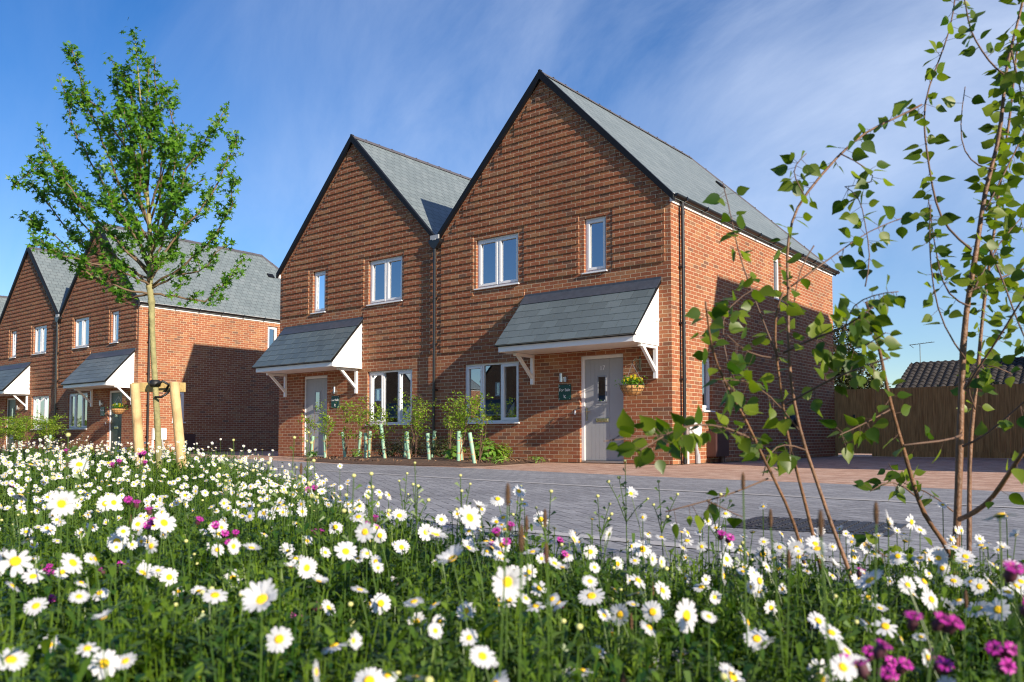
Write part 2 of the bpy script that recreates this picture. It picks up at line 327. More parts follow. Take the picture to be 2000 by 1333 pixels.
_t = N(_nt,'ShaderNodeBsdfTransparent'); _t.inputs[0].default_value=(.62,.66,.68,1); _g = N(_nt,'ShaderNodeBsdfGlossy'); _g.inputs['Roughness'].default_value=.0; _g.inputs[0].default_value=(.82,.90,1,1)
_f = N(_nt,'ShaderNodeFresnel'); _f.inputs[0].default_value=1.5; _a = N(_nt,'ShaderNodeMath', operation='MULTIPLY_ADD'); _a.inputs[1].default_value=1.0; _a.inputs[2].default_value=.36; _a.use_clamp=True
_ms = N(_nt,'ShaderNodeMixShader'); _l=_nt.links.new; _l(_f.outputs[0], _a.inputs[0]); _l(_a.outputs[0], _ms.inputs[0]); _l(_t.outputs[0], _ms.inputs[1]); _l(_g.outputs[0], _ms.inputs[2]); _l(_ms.outputs[0], _nt.nodes['Material Output'].inputs[0])

# ------------------------------------------------------------------ ground
def sheet(name, pts, z, m, label):
    b = MB(); b.holes(lambda u,v,d: (u,v,z), pts, []); o = b.build(name, m, fixn=False)
    for p in o.data.polygons:
        if p.normal.z < 0: p.flip()
    return tag(o, label, None, None, 'structure')
sheet('ground', [(-600,-600),(600,-600),(600,600),(-600,600)], -.02, M_grass, 'open ground reaching the horizon')
EDGE = [(-60,-3.4),(-30,-4.3),(-10,-5.9),(-4,-7.3),(0,-8.7),(2.6,-9.8),(4.2,-10.9),(5.2,-11.5),(6.0,-11.55),(6.5,-11.15),(7.3,-10.95),(14,-11.1)]
K2 = [(1.6,-9.75),(3.2,-10.05),(4.7,-10.2),(6.3,-10.25),(14,-10.6)]
A_ = [(-60,-1.2),(-10,-2.3),(-5.5,-3.3),(-2.4,-3.35),(-.86,-3.7),(2.3,-4.3),(4.3,-4.5),(6.1,-4.85),(14,-5.6)]
Lk = [(-60,-2.6),(-10,-4.1),(-5.2,-5.25),(.3,-6.2),(2.2,-6.5),(3.6,-6.65),(6.3,-6.85),(14,-7.3)]
sheet('driveway', A_[:1]+A_[1:]+[(60,-5.6),(60,30),(-60,30)], -.012, M_redpave, 'red block paving in front of the houses and up the driveway')
sheet('road', EDGE + [(60,-10.9),(60,-5.6)] + A_[::-1], -.008, M_sett, 'grey block paved road in front of the houses')
def ribbon(name, line, wd, z, m, label):
    b = MB()
    for i in range(len(line)-1):
        (x0,y0),(x1,y1) = line[i], line[i+1]
        b.poly([(x0,y0-wd/2,z),(x1,y1-wd/2,z),(x1,y1+wd/2,z),(x0,y0+wd/2,z)])
    return tag(b.build(name, m, fixn=False), label, None, None, 'structure')
ribbon('kerb_line', Lk, .13, -.004, M_kerb, 'pale flush kerb line running across the grey paving')
ribbon('kerb_line', K2, .12, -.004, M_kerb, 'pale kerb line on the near side of the road')
k_ = MB()
for i in range(len(EDGE)-1):
    (x0,y0),(x1,y1) = EDGE[i], EDGE[i+1]
    k_.slab([(x0,y0-.13,.0),(x1,y1-.13,.0),(x1,y1,.0),(x0,y0,.0)], (0,0,-.05))
tag(k_.build('kerb', M_kerb, fixn=False), 'pale kerb edging between the meadow and the road', None, None, 'structure')
# meadow soil: gently uneven sheet
b = MB(); gx = np.linspace(-60,16,120); 
def edge_y(x): return np.interp(x, [p[0] for p in EDGE], [p[1] for p in EDGE])
rows = 14; vs=[]; fs=[]
for i, x in enumerate(gx):
    e = edge_y(x)-.14
    for j in range(rows): vs.append((x, e-(j/(rows-1))*14, .002 + (0 if j==0 else .03*random.random())))
for i in range(len(gx)-1):
    for j in range(rows-1): a = i*rows+j; fs.append((a, a+1, a+rows+1, a+rows))
b.add(vs, fs); o = b.build('meadow_ground', M_soil); tag(o, 'dark soil under the wildflowers', None, None, 'structure')
# drain cover in the road
mh = empty('drain_cover', (5.62,-8.98,-.004), 'dark textured square drain cover set flush in the grey road', 'drain cover', rz=.12)
q = MB(); q.box(-.42,.42,-.33,.33,-.01,.004); q.build('cover_frame', M_iron, mh)
q = MB()
for i in range(12):
    for j in range(9):
        x=-.36+i*.065; y=-.27+j*.067; q.box(x-.022,x+.022,y-.022,y+.022,.004,.011)
q.build('grip_pattern', M_iron, mh)

# ------------------------------------------------------------------ houses
W = 5.92; RZ = 8.09; SL = 1.034; EZ = RZ-SL*W/2; DEP = 9.15
def text_mesh(body, size, ext=.002, font_shear=0):
    cu = bpy.data.curves.new('t', 'FONT'); cu.body = body; cu.size = size; cu.extrude = ext; cu.align_x='CENTER'; cu.align_y='CENTER'
    o = bpy.data.objects.new('t', cu); COL.objects.link(o); bpy.context.view_layer.update()
    me = bpy.data.meshes.new_from_object(o.evaluated_get(bpy.context.evaluated_depsgraph_get()))
    bpy.data.objects.remove(o); return me
def text_part(name, body, size, m, parent, loc, ext=.002):
    me = text_mesh(body, size, ext); me.name = name; me.materials.clear(); me.materials.append(m)
    o = bpy.data.objects.new(name, me); COL.objects.link(o); o.parent = parent; o.location = loc; o.rotation_euler = (math.pi/2,0,0); return o
def window(root, P, u0, u1, z0, z1, kind, mir, set_=.06, curtain=None):
    """P(u, z, depth): depth positive goes into the wall"""
    def bx(q, a0,a1,c0,c1,d0,d1,mi=0):
        vs=[P(a,c,d) for a in (a0,a1) for d in (d0,d1) for c in (c0,c1)]
        q.add(vs, [(0,1,3,2),(4,6,7,5),(0,4,5,1),(2,3,7,6),(0,2,6,4),(1,5,7,3)], mi)
    q = MB(); s=set_; fw=.045
    bx(q,u0,u1,z1-fw,z1,s,s+.07); bx(q,u0,u1,z0,z0+fw,s,s+.07); bx(q,u0,u0+fw,z0+fw,z1-fw,s,s+.07); bx(q,u1-fw,u1,z0+fw,z1-fw,s,s+.07)
    wd=u1-u0
    if kind==1: cells=[(u0+fw,u1-fw,True)]; mull=[]
    elif kind==2: m_=(u0+u1)/2; cells=[(u0+fw,m_-.02,True),(m_+.02,u1-fw,True)]; mull=[m_]
    else:
        a=u0+wd*.335; c=u0+wd*.665; cells=[(u0+fw,a-.02,True),(a+.02,c-.02,False),(c+.02,u1-fw,True)]; mull=[a,c]
    for m_ in mull: bx(q,m_-.02,m_+.02,z0+fw,z1-fw,s,s+.07)
    panes=MB()
    for a,c,sash in cells:
        t=.052 if sash else .012; g=.004
        if sash:
            bx(q,a+g,c-g,z1-fw-g-t,z1-fw-g,s-.012,s+.045); bx(q,a+g,c-g,z0+fw+g,z0+fw+g+t,s-.012,s+.045)
            bx(q,a+g,a+g+t,z0+fw+g+t,z1-fw-g-t,s-.012,s+.045); bx(q,c-g-t,c-g,z0+fw+g+t,z1-fw-g-t,s-.012,s+.045)
        panes.add([P(a+t,z0+fw+t,s+.03),P(c-t,z0+fw+t,s+.03),P(c-t,z1-fw-t,s+.03),P(a+t,z1-fw-t,s+.03)],[(0,1,2,3)])
    f = q.build('window', M_white, root, mir, bevel=.003)
    panes.build('pane', M_glass, f, mir)
    q = MB(); bx(q,u0-.03,u1+.03,z0-.03,z0-.002,-.045,s+.02); q.build('sill', M_white, f, mir, bevel=.003)
    # the room behind, seen through the glass
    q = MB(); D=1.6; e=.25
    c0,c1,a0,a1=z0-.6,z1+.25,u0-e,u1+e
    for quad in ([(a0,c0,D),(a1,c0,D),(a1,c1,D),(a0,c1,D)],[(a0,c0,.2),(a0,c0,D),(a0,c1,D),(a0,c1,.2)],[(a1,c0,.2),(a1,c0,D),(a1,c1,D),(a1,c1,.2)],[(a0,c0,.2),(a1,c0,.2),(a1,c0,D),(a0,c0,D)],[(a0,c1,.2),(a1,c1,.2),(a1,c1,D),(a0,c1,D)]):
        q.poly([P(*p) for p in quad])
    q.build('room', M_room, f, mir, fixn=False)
    if curtain:
        c = MB(); n=14; a0,a1=curtain; vs=[]
        for i in range(n+1):
            u=a0+(a1-a0)*i/n; d=.2+.02*math.sin(i*1.9)
            vs+=[P(u,z0+.02,d),P(u,z1-.02,d)]
        c.add(vs,[(2*i,2*i+2,2*i+3,2*i+1) for i in range(n)]); c.build('curtain', M_curt, f, mir, fixn=False, smooth=True)
def corbels(mb):
    wins=[(1.09,2.506,3.66,4.87),(3.889,4.675,3.66,4.87)]
    for j in range(15, 53):
        z0=.15*j+.003; z1=.15*j+.072
        hw=(RZ-.12-z1)/SL-.17
        a,b_=max(.12,W/2-hw),min(5.80,W/2+hw)
        if z0 < 2.35: continue
        if z0 < 3.72: b_=2.515
        a=math.ceil((a-.1125*(j%2))/.1125)*.1125+.0 if z0>4.9 else a
        spans=[(a,b_)]
        for (u0,u1,c0,c1) in wins:
            if z1>c0 and z0<c1:
                ns=[]
                for p,q_ in spans:
                    if u1<=p or u0>=q_: ns.append((p,q_)); continue
                    if u0-p>.03: ns.append((p,u0))
                    if q_-u1>.03: ns.append((u1,q_))
                spans=ns
        for p,q_ in spans:
            if q_-p>.1:
                mb.box(p,q_,-.0275,.01,z0-.003,z0+.0725); mb.box(p+.001,q_-.001,-.011,.01,z0+.0726,z0+.137)
def make_house(mir, doorm, label, loc, hopper, number=None):
    root = empty('brick_house', loc, label, 'house', 'new brick houses along the road')
    F = lambda u,v,d: (u, d, v); Sd = lambda u,v,d: (W-d, u, v)
    rect = lambda a,b_,c,d: [(a,c),(b_,c),(b_,d),(a,d)]
    gz = lambda x: RZ-.10-SL*abs(x-W/2)
    wall = MB()
    wall.holes(F, [(0,0),(W,0),(W,gz(W)),(W/2,gz(W/2)),(0,gz(0))], [rect(1.162,2.346,3.745,4.83),rect(4.006,4.52,3.745,4.83),rect(.811,2.357,.8135,2.1),rect(3.888,4.888,.001,2.1)], 0, .24)
    wall.holes(Sd, [(0,0),(DEP,0),(DEP,4.86),(0,4.86)], [rect(1.23,1.68,1.02,2.08),rect(4.98,5.42,3.70,4.70)], 0, .24)
    wall.poly([(0,DEP,0),(W,DEP,0),(W,DEP,4.9),(0,DEP,4.9)]); wall.poly([(0,.02,0),(0,DEP,0),(0,DEP,4.9),(0,.02,4.9)])
    corbels(wall)
    wl = wall.build('wall', M_brick, root, mir, fixn=False)
    bm = bmesh.new(); bm.from_mesh(wl.data)
    for f in bm.faces:
        c = f.calc_center_median(); n = f.normal
        if len(f.verts)==3 or abs(n.y)>.9 and len(f.verts)==5:
            if abs(n.y)>.9 and n.y>0 and c.y<.005: f.normal_flip()
            if abs(n.x)>.9 and abs(c.x)>W-.01 and n.x*mir<0: f.normal_flip()
    bmesh.ops.recalc_face_normals(bm, faces=[f for f in bm.faces if -.0305<f.calc_center_median().y<-.0005 or f.calc_center_median().y>.011 and False])
    bm.to_mesh(wl.data); bm.free()
    l = wl.data.uv_layers.get('uv'); wl.data.uv_layers.remove(l); box_uv(wl.data)
    # roof: front gable, hipped at the back
    r = MB(); hy=6.7; yb=DEP+.12; xe=W+.09; ze=RZ-SL*(xe-W/2); off=(0,0,-.05)
    r.slab([(W/2,-.06,RZ),(xe,-.06,ze),(xe,yb,ze),(W/2,hy,RZ)], off)
    r.slab([(0,-.06,EZ),(W/2,-.06,RZ),(W/2,hy,RZ),(0,yb,EZ)], off)
    r.slab([(W/2,hy,RZ),(xe,yb,ze),(0,yb,EZ)], off)
    rf = r.build('roof', M_slate, root, mir)
    q = MB()
    def capline(a,b_,n,skew=1):
        a=Vector(a); b_=Vector(b_)
        for i in range(n):
            p=a.lerp(b_,i/n); e=a.lerp(b_,(i+1)/n-.02/n*0); d=(b_-a).normalized(); sd=d.cross(Vector((0,0,1))).normalized()
            lift=Vector((0,0,.004 if i%2 else .0))
            for s_ in (1,-1):
                lo=Vector((0,0,-.085*(1.0 if skew else .6)))
                q.slab([p+lift+Vector((0,0,.03)),e+lift+Vector((0,0,.03)),e+sd*s_*.10+lo+lift+Vector((0,0,.03)),p+sd*s_*.10+lo+lift+Vector((0,0,.03))],(0,0,-.02))
            q.beam(p+lift+Vector((0,0,.028)),p+d*.03+lift+Vector((0,0,.028)),.05,.012)
    capline((W/2,-.05,RZ),(W/2,hy,RZ),15); capline((W/2,hy,RZ),(xe,yb,ze),9); 
    q.build('ridge_tiles', M_ridge, rf, mir)
    q = MB()
    q.slab([(W/2,-.085,RZ+.03),(xe,-.085,ze+.03),(xe,-.085,ze-.10),(W/2,-.085,RZ-.15)],(0,.08,0))
    q.slab([(W/2,-.0855,RZ+.03),(0.06,-.0855,EZ+.092),(.06,-.0855,EZ-.03),(W/2,-.0855,RZ-.15)],(0,.08,0))
    q.beam((W/2,-.088,RZ+.02),(W/2,.0,RZ+.02),.05,.03)
    q.build('verge_trim', M_verge, rf, mir)
    q = MB(); q.box(.0,.13,-.12,-.09,EZ-.03,EZ+.07); q.box(.0,.05,-.14,.05,EZ-.05,EZ-.02); q.build('valley_end_cap', M_greyp, rf, mir)
    q = MB(); nrm=Vector((SL,0,1)).normalized(); px=W/2+1.0; pz=RZ-SL*1.0; q.beam(Vector((px,6.3,pz))+nrm*.02,Vector((px,6.58,pz))+nrm*.02,.2,.05,up=nrm); q.build('roof_vent', M_verge, rf, mir)
    # fascia, gutter, pipes
    q = MB(); q.box(W-.0,W+.022,-.03,DEP+.02,4.83,4.985); q.box(W+.022,W+.07,-.034,-.01,4.83,4.99); q.box(W+.022,W+.08,-.02,DEP+.02,4.965,4.985); q.build('fascia_board', M_board, root, mir)
    q = MB(); gxc=W+.105; gzc=4.965; n=10; vs=[]; R_=.06
    for y in (-.03, DEP+.16):
        for i in range(n+1):
            a=math.pi*i/n; vs.append((gxc-R_*math.cos(a),y,gzc-R_*math.sin(a)))
        for i in range(n+1):
            a=math.pi*i/n; vs.append((gxc-(R_-.006)*math.cos(a),y,gzc-(R_-.006)*math.sin(a)))
    m_=2*(n+1); fs=[]
    for i in range(n): fs+=[(i,i+1,m_+i+1,m_+i),(n+1+i,m_+n+1+i,m_+n+2+i,n+2+i)]
    fs+=[tuple(range(n+1)),tuple(range(m_+n,m_-1,-1)),(0,m_,m_+n+1,n+1),(n,2*n+1,m_+2*n+1,m_+n)]
    q.add(vs,fs); g = q.build('gutter', M_black, root, mir, fixn=False)
    for i in range(11):
        q = MB(); y=.35+i*.88; q.beam((W+.02,y,4.90),(W+.11,y,4.895),.03,.02); q.box(W+.035,W+.175,y-.02,y+.02,4.895,4.905)
        q.beam((W+.17,y,4.90),(W+.17,y,4.975),.03,.012,up=(1,0,0)); q.build('gutter_bracket', M_black, g, mir)
    def pipe(x,y,z0,z1,cx,cy):
        q = MB(); q.tube([(x,y,z0+.0),(x,y,z1)],.034,14)
        for zz in (z0+.02,z1-.25): q.tube([(x,y,zz),(x,y,zz+.07)],.041,14)
        p = q.build('downpipe', M_black, root, mir, smooth=False)
        for zz in np.arange(z0+.5, z1-.2, 1.05):
            q = MB(); q.tube([(x,y,zz),(x,y,zz+.035)],.043,14); q.box(x+cx*.01-.05*abs(cy),x+cx*.075+.05*abs(cy),y+cy*.01-.05*abs(cx),y+cy*.075+.05*abs(cx),zz,zz+.03); q.build('pipe_clip', M_black, p, mir)
        return p
    p = pipe(W+.075,.33,.0,4.90,-1,0)
    if hopper:
        p = pipe(-.02,-.085,.0,4.80,0,1)
        q = MB(); q.add([(-.17,-.13,5.0),(.17,-.13,5.0),(.17,-.005,5.0),(-.17,-.005,5.0),(-.17,-.13,4.93),(.17,-.13,4.93),(.17,-.005,4.93),(-.17,-.005,4.93),(-.06,-.125,4.80),(.04,-.125,4.80),(.04,-.005,4.80),(-.06,-.005,4.80)],
            [(0,1,2,3),(0,4,5,1),(1,5,6,2),(2,6,7,3),(3,7,4,0),(4,8,9,5),(5,9,10,6),(6,10,11,7),(7,11,8,4),(8,11,10,9)]); q.build('rainwater_hopper', M_black, p, mir)
    # windows
    FP = lambda u,z,d: (u,d,z); SP = lambda u,z,d: (W-d,u,z)
    window(root,FP,1.162,2.346,3.745,4.83,2,mir,curtain=(1.2,1.42))
    window(root,FP,4.006,4.52,3.745,4.83,1,mir)
    window(root,FP,.811,2.357,.8135,2.1,3,mir,curtain=(.85,1.1))
    window(root,SP,1.23,1.68,1.02,2.08,1,mir)
    window(root,SP,4.98,5.42,3.70,4.70,1,mir)
    # door
    ft = MB(); d0,d1=3.888,4.888
    ft.box(d0,d1,.06,.13,2.03,2.098); ft.box(d0,d0+.075,.06,.13,.02,2.03); ft.box(d1-.03,d1-.002,.06,.13,.02,2.03)
    lf = MB(); a,b_=d0+.08,d1-.033
    edges=[a]+[a+.13+i*.095 for i in range(4)]+[a+.56+.0]+[b_]
    for i in range(len(edges)-1): lf.box(edges[i]+.0015,edges[i+1]-.0015,.085,.125,.045,2.025)
    lf.box(a,b_,.090,.12,.045,2.025)
    lf.box(a+.24,a+.545,.078,.085,1.12,1.75)      # raised moulding round the glass
    dr = lf.build('door', doorm, root, mir, bevel=.002)
    ft.build('door_frame', M_white, dr, mir, bevel=.003)
    q = MB(); q.box(d0+.0,d1-.002,.04,.13,.0,.04); q.build('threshold', M_steel, dr, mir)
    q = MB(); q.box(a+.315,a+.47,.070,.078,1.20,1.67); q.build('door_glass', M_glass, dr, mir)
    q = MB()
    for x0,x1,z0,z1 in ((a+.29,a+.315,1.175,1.695),(a+.47,a+.495,1.175,1.695),(a+.315,a+.47,1.67,1.695),(a+.315,a+.47,1.175,1.20)): q.box(x0,x1,.066,.078,z0,z1)
    q.build('glass_trim', plain_door_trim if doorm is M_doorg else M_doord, dr, mir)
    q = MB(); q.box(a+.314,a+.471,.0785,.0795,1.2,1.67); q.build('door_glass_back', M_rubber, dr, mir)
    q = MB(); q.box(a+.255,a+.545,.070,.078,.79,.875); q.box(a+.275,a+.525,.064,.070,.808,.858); q.build('letterbox', M_chrome, dr, mir, bevel=.003)
    q = MB(); q.box(a+.025,a+.055,.070,.078,.82,1.08); q.tube([(a+.04,.07,1.0),(a+.04,.03,1.0),(a+.15,.028,1.0)],.009,8); q.build('handle', M_chrome, dr, mir)
    if number:
        t = text_part('house_number', number, .125, M_text, dr, (mir*(a+.40),.0835,1.845))
    # porch canopy
    x0,x1=2.56,5.66; sl0,sl1=2.53,5.71; cy=-.90
    sf = MB(); sf.box(x0+.02,x1-.02,cy+.02,-.001,2.20,2.215)
    cn = sf.build('porch_canopy', M_board, root, mir)
    q = MB(); q.box(x0,x1,cy-.02,cy+.0,2.19,2.31); q.build('fascia', M_board, cn, mir, bevel=.003)
    for xx,s_ in ((x0,1),(x1-.02,-1)):
        q = MB(); nb=8; z0_,z1_=2.185,3.34
        slope=lambda z: cy+ (z-2.31)/(3.34-2.31)*(-cy) if z>2.31 else cy
        for i in range(nb):
            za=z0_+(z1_-z0_)*i/nb; zb=z0_+(z1_-z0_)*(i+1)/nb-.009
            ya=max(slope(za),cy); yb_=slope(zb)
            if zb<=2.31: pts=[(xx,cy,za),(xx,0,za),(xx,0,zb),(xx,cy,zb)]
            elif za<2.31: pts=[(xx,cy,za),(xx,0,za),(xx,0,zb),(xx,yb_,zb),(xx,cy,2.31)]
            else: pts=[(xx,ya,za),(xx,0,za),(xx,0,zb),(xx,min(yb_,-.001),zb)]
            q.slab(pts,(.02,0,0))
        q.slab([(xx+.004,cy+.01,2.19),(xx+.004,-.002,2.19),(xx+.004,-.002,3.32),(xx+.004,cy+.01,2.32)],(.012,0,0))
        q.build('side_panel', M_board, cn, mir)
    q = MB(); pa=Vector((0,-1.0,2.315)); pb=Vector((0,-.0,3.415)); sv=(pb-pa); sln=sv.length; sv.normalize(); nv=Vector((0,-sv.z,sv.y))
    q.slab([(sl0+.005,-.988,2.318),(sl1-.005,-.988,2.318),(sl1-.005,-.005,3.403),(sl0+.005,-.005,3.403)],(0,.01,-.01),1)
    rows_=6; ex=.2
    for rr in range(rows_):
        s0=rr*ex; x=sl0-(.16 if rr%2 else 0)
        while x<sl1:
            xa=max(x,sl0)+.0045; xb=min(x+.32,sl1)-.0045; x+=.32
            if xb-xa<.03: continue
            j=random.uniform(-.004,.004); t0=.016; 
            A=pa+sv*(s0+j)+nv*t0; B=pa+sv*(s0+.30)+nv*.006
            q.slab([(xa,A.y,A.z),(xb,A.y,A.z),(xb,B.y,B.z),(xa,B.y,B.z)],tuple(-nv*.007))
    q.build('slates', [M_pslate, M_jointl], cn, mir)
    q = MB(); B0=pa+sv*(sln-.26)+nv*.022; B1=pb+nv*.02
    q.slab([(sl0-.01,B0.y,B0.z),(sl1+.01,B0.y,B0.z),(sl1+.01,B1.y,B1.z),(sl0-.01,B1.y,B1.z)],tuple(-nv*.006)); q.box(sl0-.01,sl1+.01,-.012,-.001,3.40,3.47); q.build('flashing', M_lead, cn, mir)
    q = MB()
    for xx in (sl0-.006,sl1-.006): q.slab([(xx,-1.005,2.28),(xx,-.985,2.335),(xx,-.005,3.43),(xx,-.005,3.35)],(.014,0,0))
    q.box(sl0,sl1,-.965,-.925,2.295,2.315); q.build('edge_trim', M_verge, cn, mir)
    for bx_ in (2.74,5.60):
        q = MB(); hw_=.035
        q.box(bx_-hw_,bx_+hw_,-.065,-.001,1.58,2.195); q.box(bx_-hw_,bx_+hw_,-.62,-.065,2.13,2.195)
        q.beam((bx_,-.05,1.72),(bx_,-.52,2.15),.062,.06,up=(0,1,1)); q.build('bracket', M_board, cn, mir, bevel=.004)
    # small fittings
    q = MB(); q.tube([(3.50,-.085,1.60),(3.50,-.085,1.77)],.032,14); q.box(3.52,3.60,-.05,-.001,1.60,1.70); q.box(3.48,3.52,-.06,-.001,1.63,1.68); q.build('wall_lamp', M_steel, root, mir)
    q = MB(); q.box(3.765,3.80,-.02,-.001,.945,1.03); q.build('doorbell', M_white, root, mir, bevel=.003)
    q = MB(); q.box(W+.002,W+.10,.50,.99,.42,.80)
    mb_ = q.build('meter_box', M_white, root, mir, bevel=.01)
    q = MB(); q.box(W+.002,W+.045,.50,.56,0,.42); q.build('service_duct', M_white, mb_, mir)
    q = MB(); q.tube([(W+.04,.86,.42),(W+.04,.88,.28),(W+.04,.93,.12),(W+.04,.93,0)],[.03,.03,.05,.05],10); q.build('service_pipe', M_greyp, mb_, mir)
    q = MB(); q.box(W+.002,W+.20,1.38,1.98,.12,.62); q.tube([(W+.1,1.88,0),(W+.1,1.88,.13)],.06,10); q.box(W+.205,W+.21,1.5,1.7,.42,.44); q.build('utility_box', M_brown, root, mir, bevel=.012)
    q = MB(); q.lathe([(0,.13),(.09,.12),(.15,.08),(.165,.0)], (W,6.0,.89), 20, M=Matrix.Rotation(math.pi/2,3,'Y')); q.build('round_vent', M_black, root, mir, smooth=True)
    q = MB(); q.lathe([(0,.05),(.035,.045),(.045,.0)], (x1+.0,-.09,2.66), 14, M=Matrix.Rotation(math.pi/2,3,'Y')); q.build('sensor', M_white, root, mir, smooth=True)
    return root
plain_door_trim = plain('door_trim', (.24,.26,.30), .35, .03)
hm = make_house(1, M_doorg, 'brick house with grey door numbered 17, right half of the near pair', (-W,0,0), True, '17')
ha = make_house(-1, M_doorg, 'brick house with plain grey door behind the saplings, left half of the near pair', (-W,0,0), False)
PX = -19.53
def dark_door(h):
    for c in h.children:
        if c.name.startswith('door') and not c.name.startswith('doorbell'):
            c.data = c.data.copy(); c.data.materials[0] = M_doord
            for g in c.children:
                if g.name.startswith('house_number'): bpy.data.objects.remove(g)
                elif g.name.startswith('glass_trim'): g.data = g.data.copy(); g.data.materials[0] = M_doord
for src, dx, dy, rz, lab in ((hm,PX,0,0,'brick house with dark green door, behind the staked tree'),
                         (ha,PX,0,0,'brick house at the left edge, its gable left of the staked tree'),
                         (hm,2*PX,0,0,'farthest brick house at the left edge, only a sliver of slate roof showing'),
                         (ha,-PX,0,0,'brick house beyond the right edge whose shadow falls on the side wall'),
                         (hm,-PX,0,0,'brick house farthest right beyond the driveway, outside the picture'),
                         (hm,-24,-36,math.pi,'brick house across the road reflected in the ground floor windows'),
                         (hm,-43.5,-36,math.pi,'brick house across the road, far left of the reflected row'),(ha,-43.5,-36,math.pi,'brick house across the road, second from the far left'),
                         (ha,-24,-36,math.pi,'brick house across the road beside the other reflected one')):
    c = copy_tree(src); c.location = (-W+dx, dy, 0); c.rotation_euler = (0,0,rz); c['label'] = lab; dark_door(c)

# fixed near the doors: sale signs and hanging baskets
def sale_sign(x, label, m=M_sign):
    r = empty('sale_sign', (x,-.012,1.395), label, 'sign', 'green sale signs beside the doors')
    q = MB(); q.box(-.15,.15,-.008,.010,-.155,.155); q.build('board', M_sign, r, bevel=.004)
    text_part('lettering', 'For Sale', .082, M_text, r, (0,-.0105,.045))
    q = MB(); q.box(-.018,-.008,-.012,-.008,-.115,-.055); q.beam((-.008,-.010,-.09),(.024,-.010,-.058),.004,.008,up=(0,0,1)); q.beam((-.008,-.010,-.088),(.024,-.010,-.116),.004,.008); q.beam((-.03,-.010,-.05),(-.018,-.010,-.06),.004,.006); q.build('logo', M_text, r)
    q = MB()
    for sx in (-1,1):
        for sz in (-1,1): q.lathe([(0,.004),(.007,.003),(.009,0)], (sx*.125,-.008,sz*.13), 8, M=Matrix.Rotation(math.pi/2,3,'X'))
    q.build('fixing_screws', M_steel, r); return r
sale_sign(-2.38, 'green For Sale sign between window and the grey door numbered 17')
sale_sign(-9.47, 'green sign on the wall half hidden by saplings right of the plain grey door')
sale_sign(-2.38+PX, 'small green sign beside the dark green door behind the staked tree')

def leaf_tpl(kind):
    if kind == 'maple':
        pts=[(0,0,0)]; ang=[-150,-120,-95,-65,-45,-20,0,20,45,65,95,120,150]; rr=[.35,.72,.38,.95,.42,.5,1.15,.5,.42,.95,.38,.72,.35]
        V=[(0,0,0)]+[(r_*math.sin(math.radians(a)),r_*math.cos(math.radians(a))+.1,-.18*abs(math.sin(math.radians(a)))*r_) for a,r_ in zip(ang,rr)]
        F=[(0,1,2,3,4),(0,4,5,6,7),(0,7,8,9,10),(0,10,11,12,13)]
        return np.array(V)*.5, F
    if kind == 'birch':
        o=[(0,0),(.22,.06),(.40,.25),(.42,.45),(.30,.68),(.14,.88),(0,1.12)]
        V=[(x,y,.16*x-.10*y*y) for x,y in o]+[(-x,y,.16*x-.10*y*y) for x,y in o[1:-1]]
        V+= [(0,.3,-.02),(0,.7,-.06)]
        n=len(o); F=[(0,1,2,12),(12,2,3,4,13),(13,4,5,6),(0,12,8,7),(12,13,10,9,8),(13,6,11,10)]
        return np.array(V), F
    if kind == 'oval':
        o=[(0,0),(.26,.3),(.24,.65),(0,1)]
        V=[(x,y,.12*x-.12*y*y) for x,y in o]+[(-x,y,.12*x-.12*y*y) for x,y in o[1:-1]]
        return np.array(V), [(0,1,2,3),(0,3,5,4)]
    if kind == 'spear':
        V=[(0,0,0),(.09,.35,.02),(.07,.7,-.04),(0,1,-.12),(-.07,.7,-.04),(-.09,.35,.02)]
        return np.array(V), [(0,1,2,3),(0,3,4,5)]
def leaves(name, pos, nrm, size, kind, m, parent, rnd=None):
    T, F = leaf_tpl(kind); pos=np.array(pos); k=len(pos)
    nrm=np.array(nrm) if nrm is not None else RS.normal(size=(k,3))*[.6,.6,.4]+[.1,-.1,.75]
    R = frames(nrm, RS.uniform(0,2*math.pi,k)); sc = np.array(size) if hasattr(size,'__len__') else size*RS.uniform(.7,1.2,k)
    rnd = RS.uniform(0,1,k) if rnd is None else rnd
    return np_mesh(name, [(place(T,R,pos,sc), F, [0]*len(F), rnd)], [m], parent)
